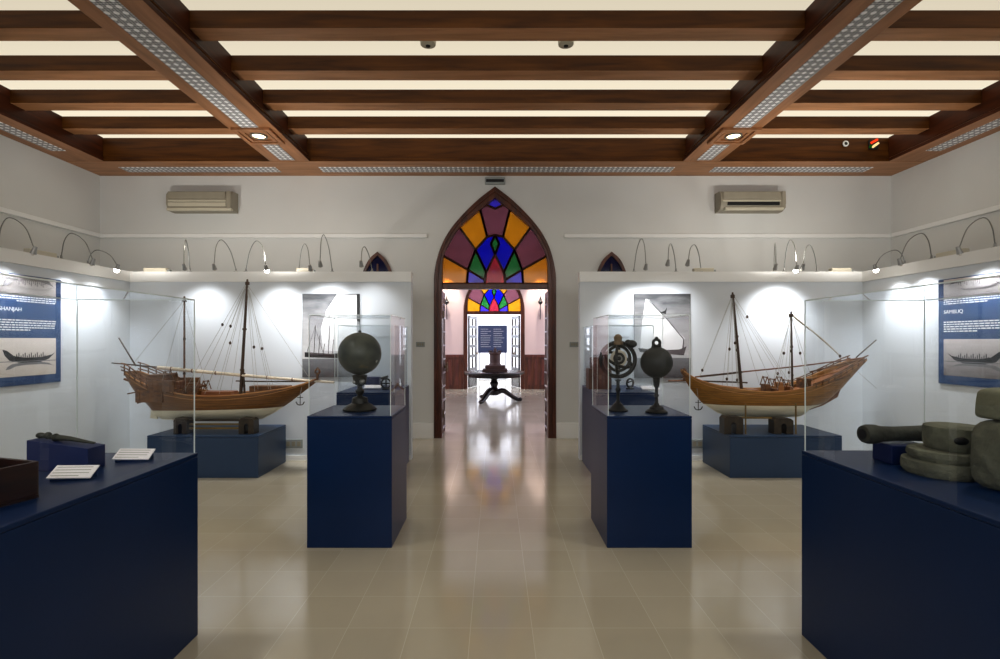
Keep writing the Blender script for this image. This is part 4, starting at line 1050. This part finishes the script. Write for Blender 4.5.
t = thing('round_table', 'dark round pedestal table with three curved feet in the hall', 'table', (-.02, 12.65, 0))
MB().lathe([(0, .69), (.72, .69), (.75, .70), (.77, .735), (.765, .75), (.74, .757), (0, .757)], 48).build('tabletop', M['tablew'], t, True)
MB().lathe([(0, .62), (.66, .62), (.66, .69), (0, .69)], 48).build('apron', M['tablew'], t, True)
MB().lathe([(0, .16), (.1, .16), (.14, .2), (.15, .26), (.1, .32), (.075, .36), (.1, .42), (.115, .46), (.08, .51), (.07, .54), (.1, .58), (.13, .62), (0, .622)], 24).build('pedestal', M['tablew'], t, True)
for k in range(3):
    a = 2*PI*k/3; d = Vector((math.cos(a), math.sin(a), 0))
    MB().tube(curve([d*.05+Vector((0, 0, .22)), d*.22+Vector((0, 0, .27)), d*.42+Vector((0, 0, .15)), d*.58+Vector((0, 0, .055)), d*.66+Vector((0, 0, .05))], 6), lambda u: .075-.035*u, 10).sphere(d*.66+Vector((0, 0, .05)), .05, 12, 8).build('leg', M['tablew'], t, True)
t = thing('tower_model', 'small dark tower model on a stepped base on the round table', 'model', (.0, 12.6, .757))
MB().box(-.31, .31, -.25, .25, 0, .07, bev=.01).build('base', M['relief'], t)
MB().box(-.25, .25, -.2, .2, .07, .16, bev=.015).build('step', M['relief'], t)
b = MB(); b.lathe([(0, .16), (.16, .16), (.13, .22), (.135, .42), (.155, .45), (.155, .49), (0, .49)], 24)
for k in range(8):
    a = 2*PI*k/8; b.box(.13*math.cos(a)-.025, .13*math.cos(a)+.025, .13*math.sin(a)-.025, .13*math.sin(a)+.025, .49, .53)
b.build('tower', M['relief'], t)
MB().lathe([(.03, .49), (.05, .52), (.02, .58), (0, .62)], 12).build('finial', M['relief'], t, True)

t = thing('notice_board', 'blue notice board with white lettering seen through the far doorway', 'sign', ((492.5-VX)*19.5/F, 19.5, 0))
MB().box(-.57, .57, -.03, .03, 1.05, 2.12, bev=.008).build('board', M['signblue'], t)
b = MB()
random.seed(3)
for i in range(9):
    z_ = 1.96-i*.085
    for xa, xb in ((-.46, -.05), (.04, .46)): dashes(b, xa, xb, z_, .024, -.032, random.uniform(.6, 1))
b.build('lettering', M['mid1'], t)
for x in (-.5, .5): MB().box(x-.02, x+.02, -.02, .02, 0, 1.06).build('leg', M['steel'], t)
MB().box(-.55, .55, -.25, .25, 0, .02).build('foot_plate', M['steel'], t)

# ------------------------------------------------------------------ light
WARM = (1, .94, .82)
for x in (-2.99, 3.02):
    light('SPOT', (x, 6.33, HB-.06), 110, WARM, .08, (x, 6.33, 0), 95, .8, name='downlight_beam')
    for y in (2.6, -.8):  # unseen lamps added to brighten the floor, no fittings built
        light('SPOT', (x, y, HB-.06), 120, WARM, .08, (x, y, 0), 120, .9, name='downlight_beam')
# added soft fill light behind the camera, no window there
light('AREA', (0, YF+.1, 3.2), 215, (1, .985, .96), 11.5, (0, YF+3, 3.1), sy=2, name='rear_window_daylight')
# hall: added cool fill lights at its sides, wall washers over the sconces
for sx in (-1, 1):
    light('AREA', (sx*4.3, 12, 2.2), 210, (.76, .79, 1), 4.5, (0, 12, 1.2), sy=3, name='hall_window_daylight')
    light('AREA', (sx*3.1, 18.6, 2.2), 460, (.78, .85, 1), 4, (0, 18.6, 1.6), sy=3, name='end_room_daylight')
for px in (447, 540):
    x = (px-VX)*Y2/F; light('SPOT', (x, Y2-.28, 3.75), 190, (1, .93, .86), .05, (x, Y2-.02, 2.4), 75, .8, name='wall_washer')

wld = bpy.data.worlds.new('world'); scene.world = wld; wld.use_nodes = True
wld.node_tree.nodes['Background'].inputs[0].default_value = (.8, .85, 1, 1); wld.node_tree.nodes['Background'].inputs[1].default_value = .02

# ------------------------------------------------------------------ camera
cd = bpy.data.cameras.new('camera'); cam = bpy.data.objects.new('camera', cd); COL.objects.link(cam)
cam.location = (0, 0, EYE); cam.rotation_euler = (PI/2, 0, 0)
cd.sensor_width = 36; cd.lens = F*36/1000; cd.shift_x = (500-VX)/1000; cd.shift_y = (VY-329.5)/1000; cd.clip_start = .05
scene.camera = cam
scene.view_settings.view_transform = 'Standard'; scene.view_settings.look = 'None'
scene.view_settings.exposure = 0.0; scene.view_settings.gamma = .91
scene.cycles.transparent_max_bounces = 40; scene.cycles.max_bounces = 10; scene.cycles.diffuse_bounces = 5; scene.cycles.glossy_bounces = 6
scene.cycles.sample_clamp_indirect = 4
scene.cycles.use_denoising = True
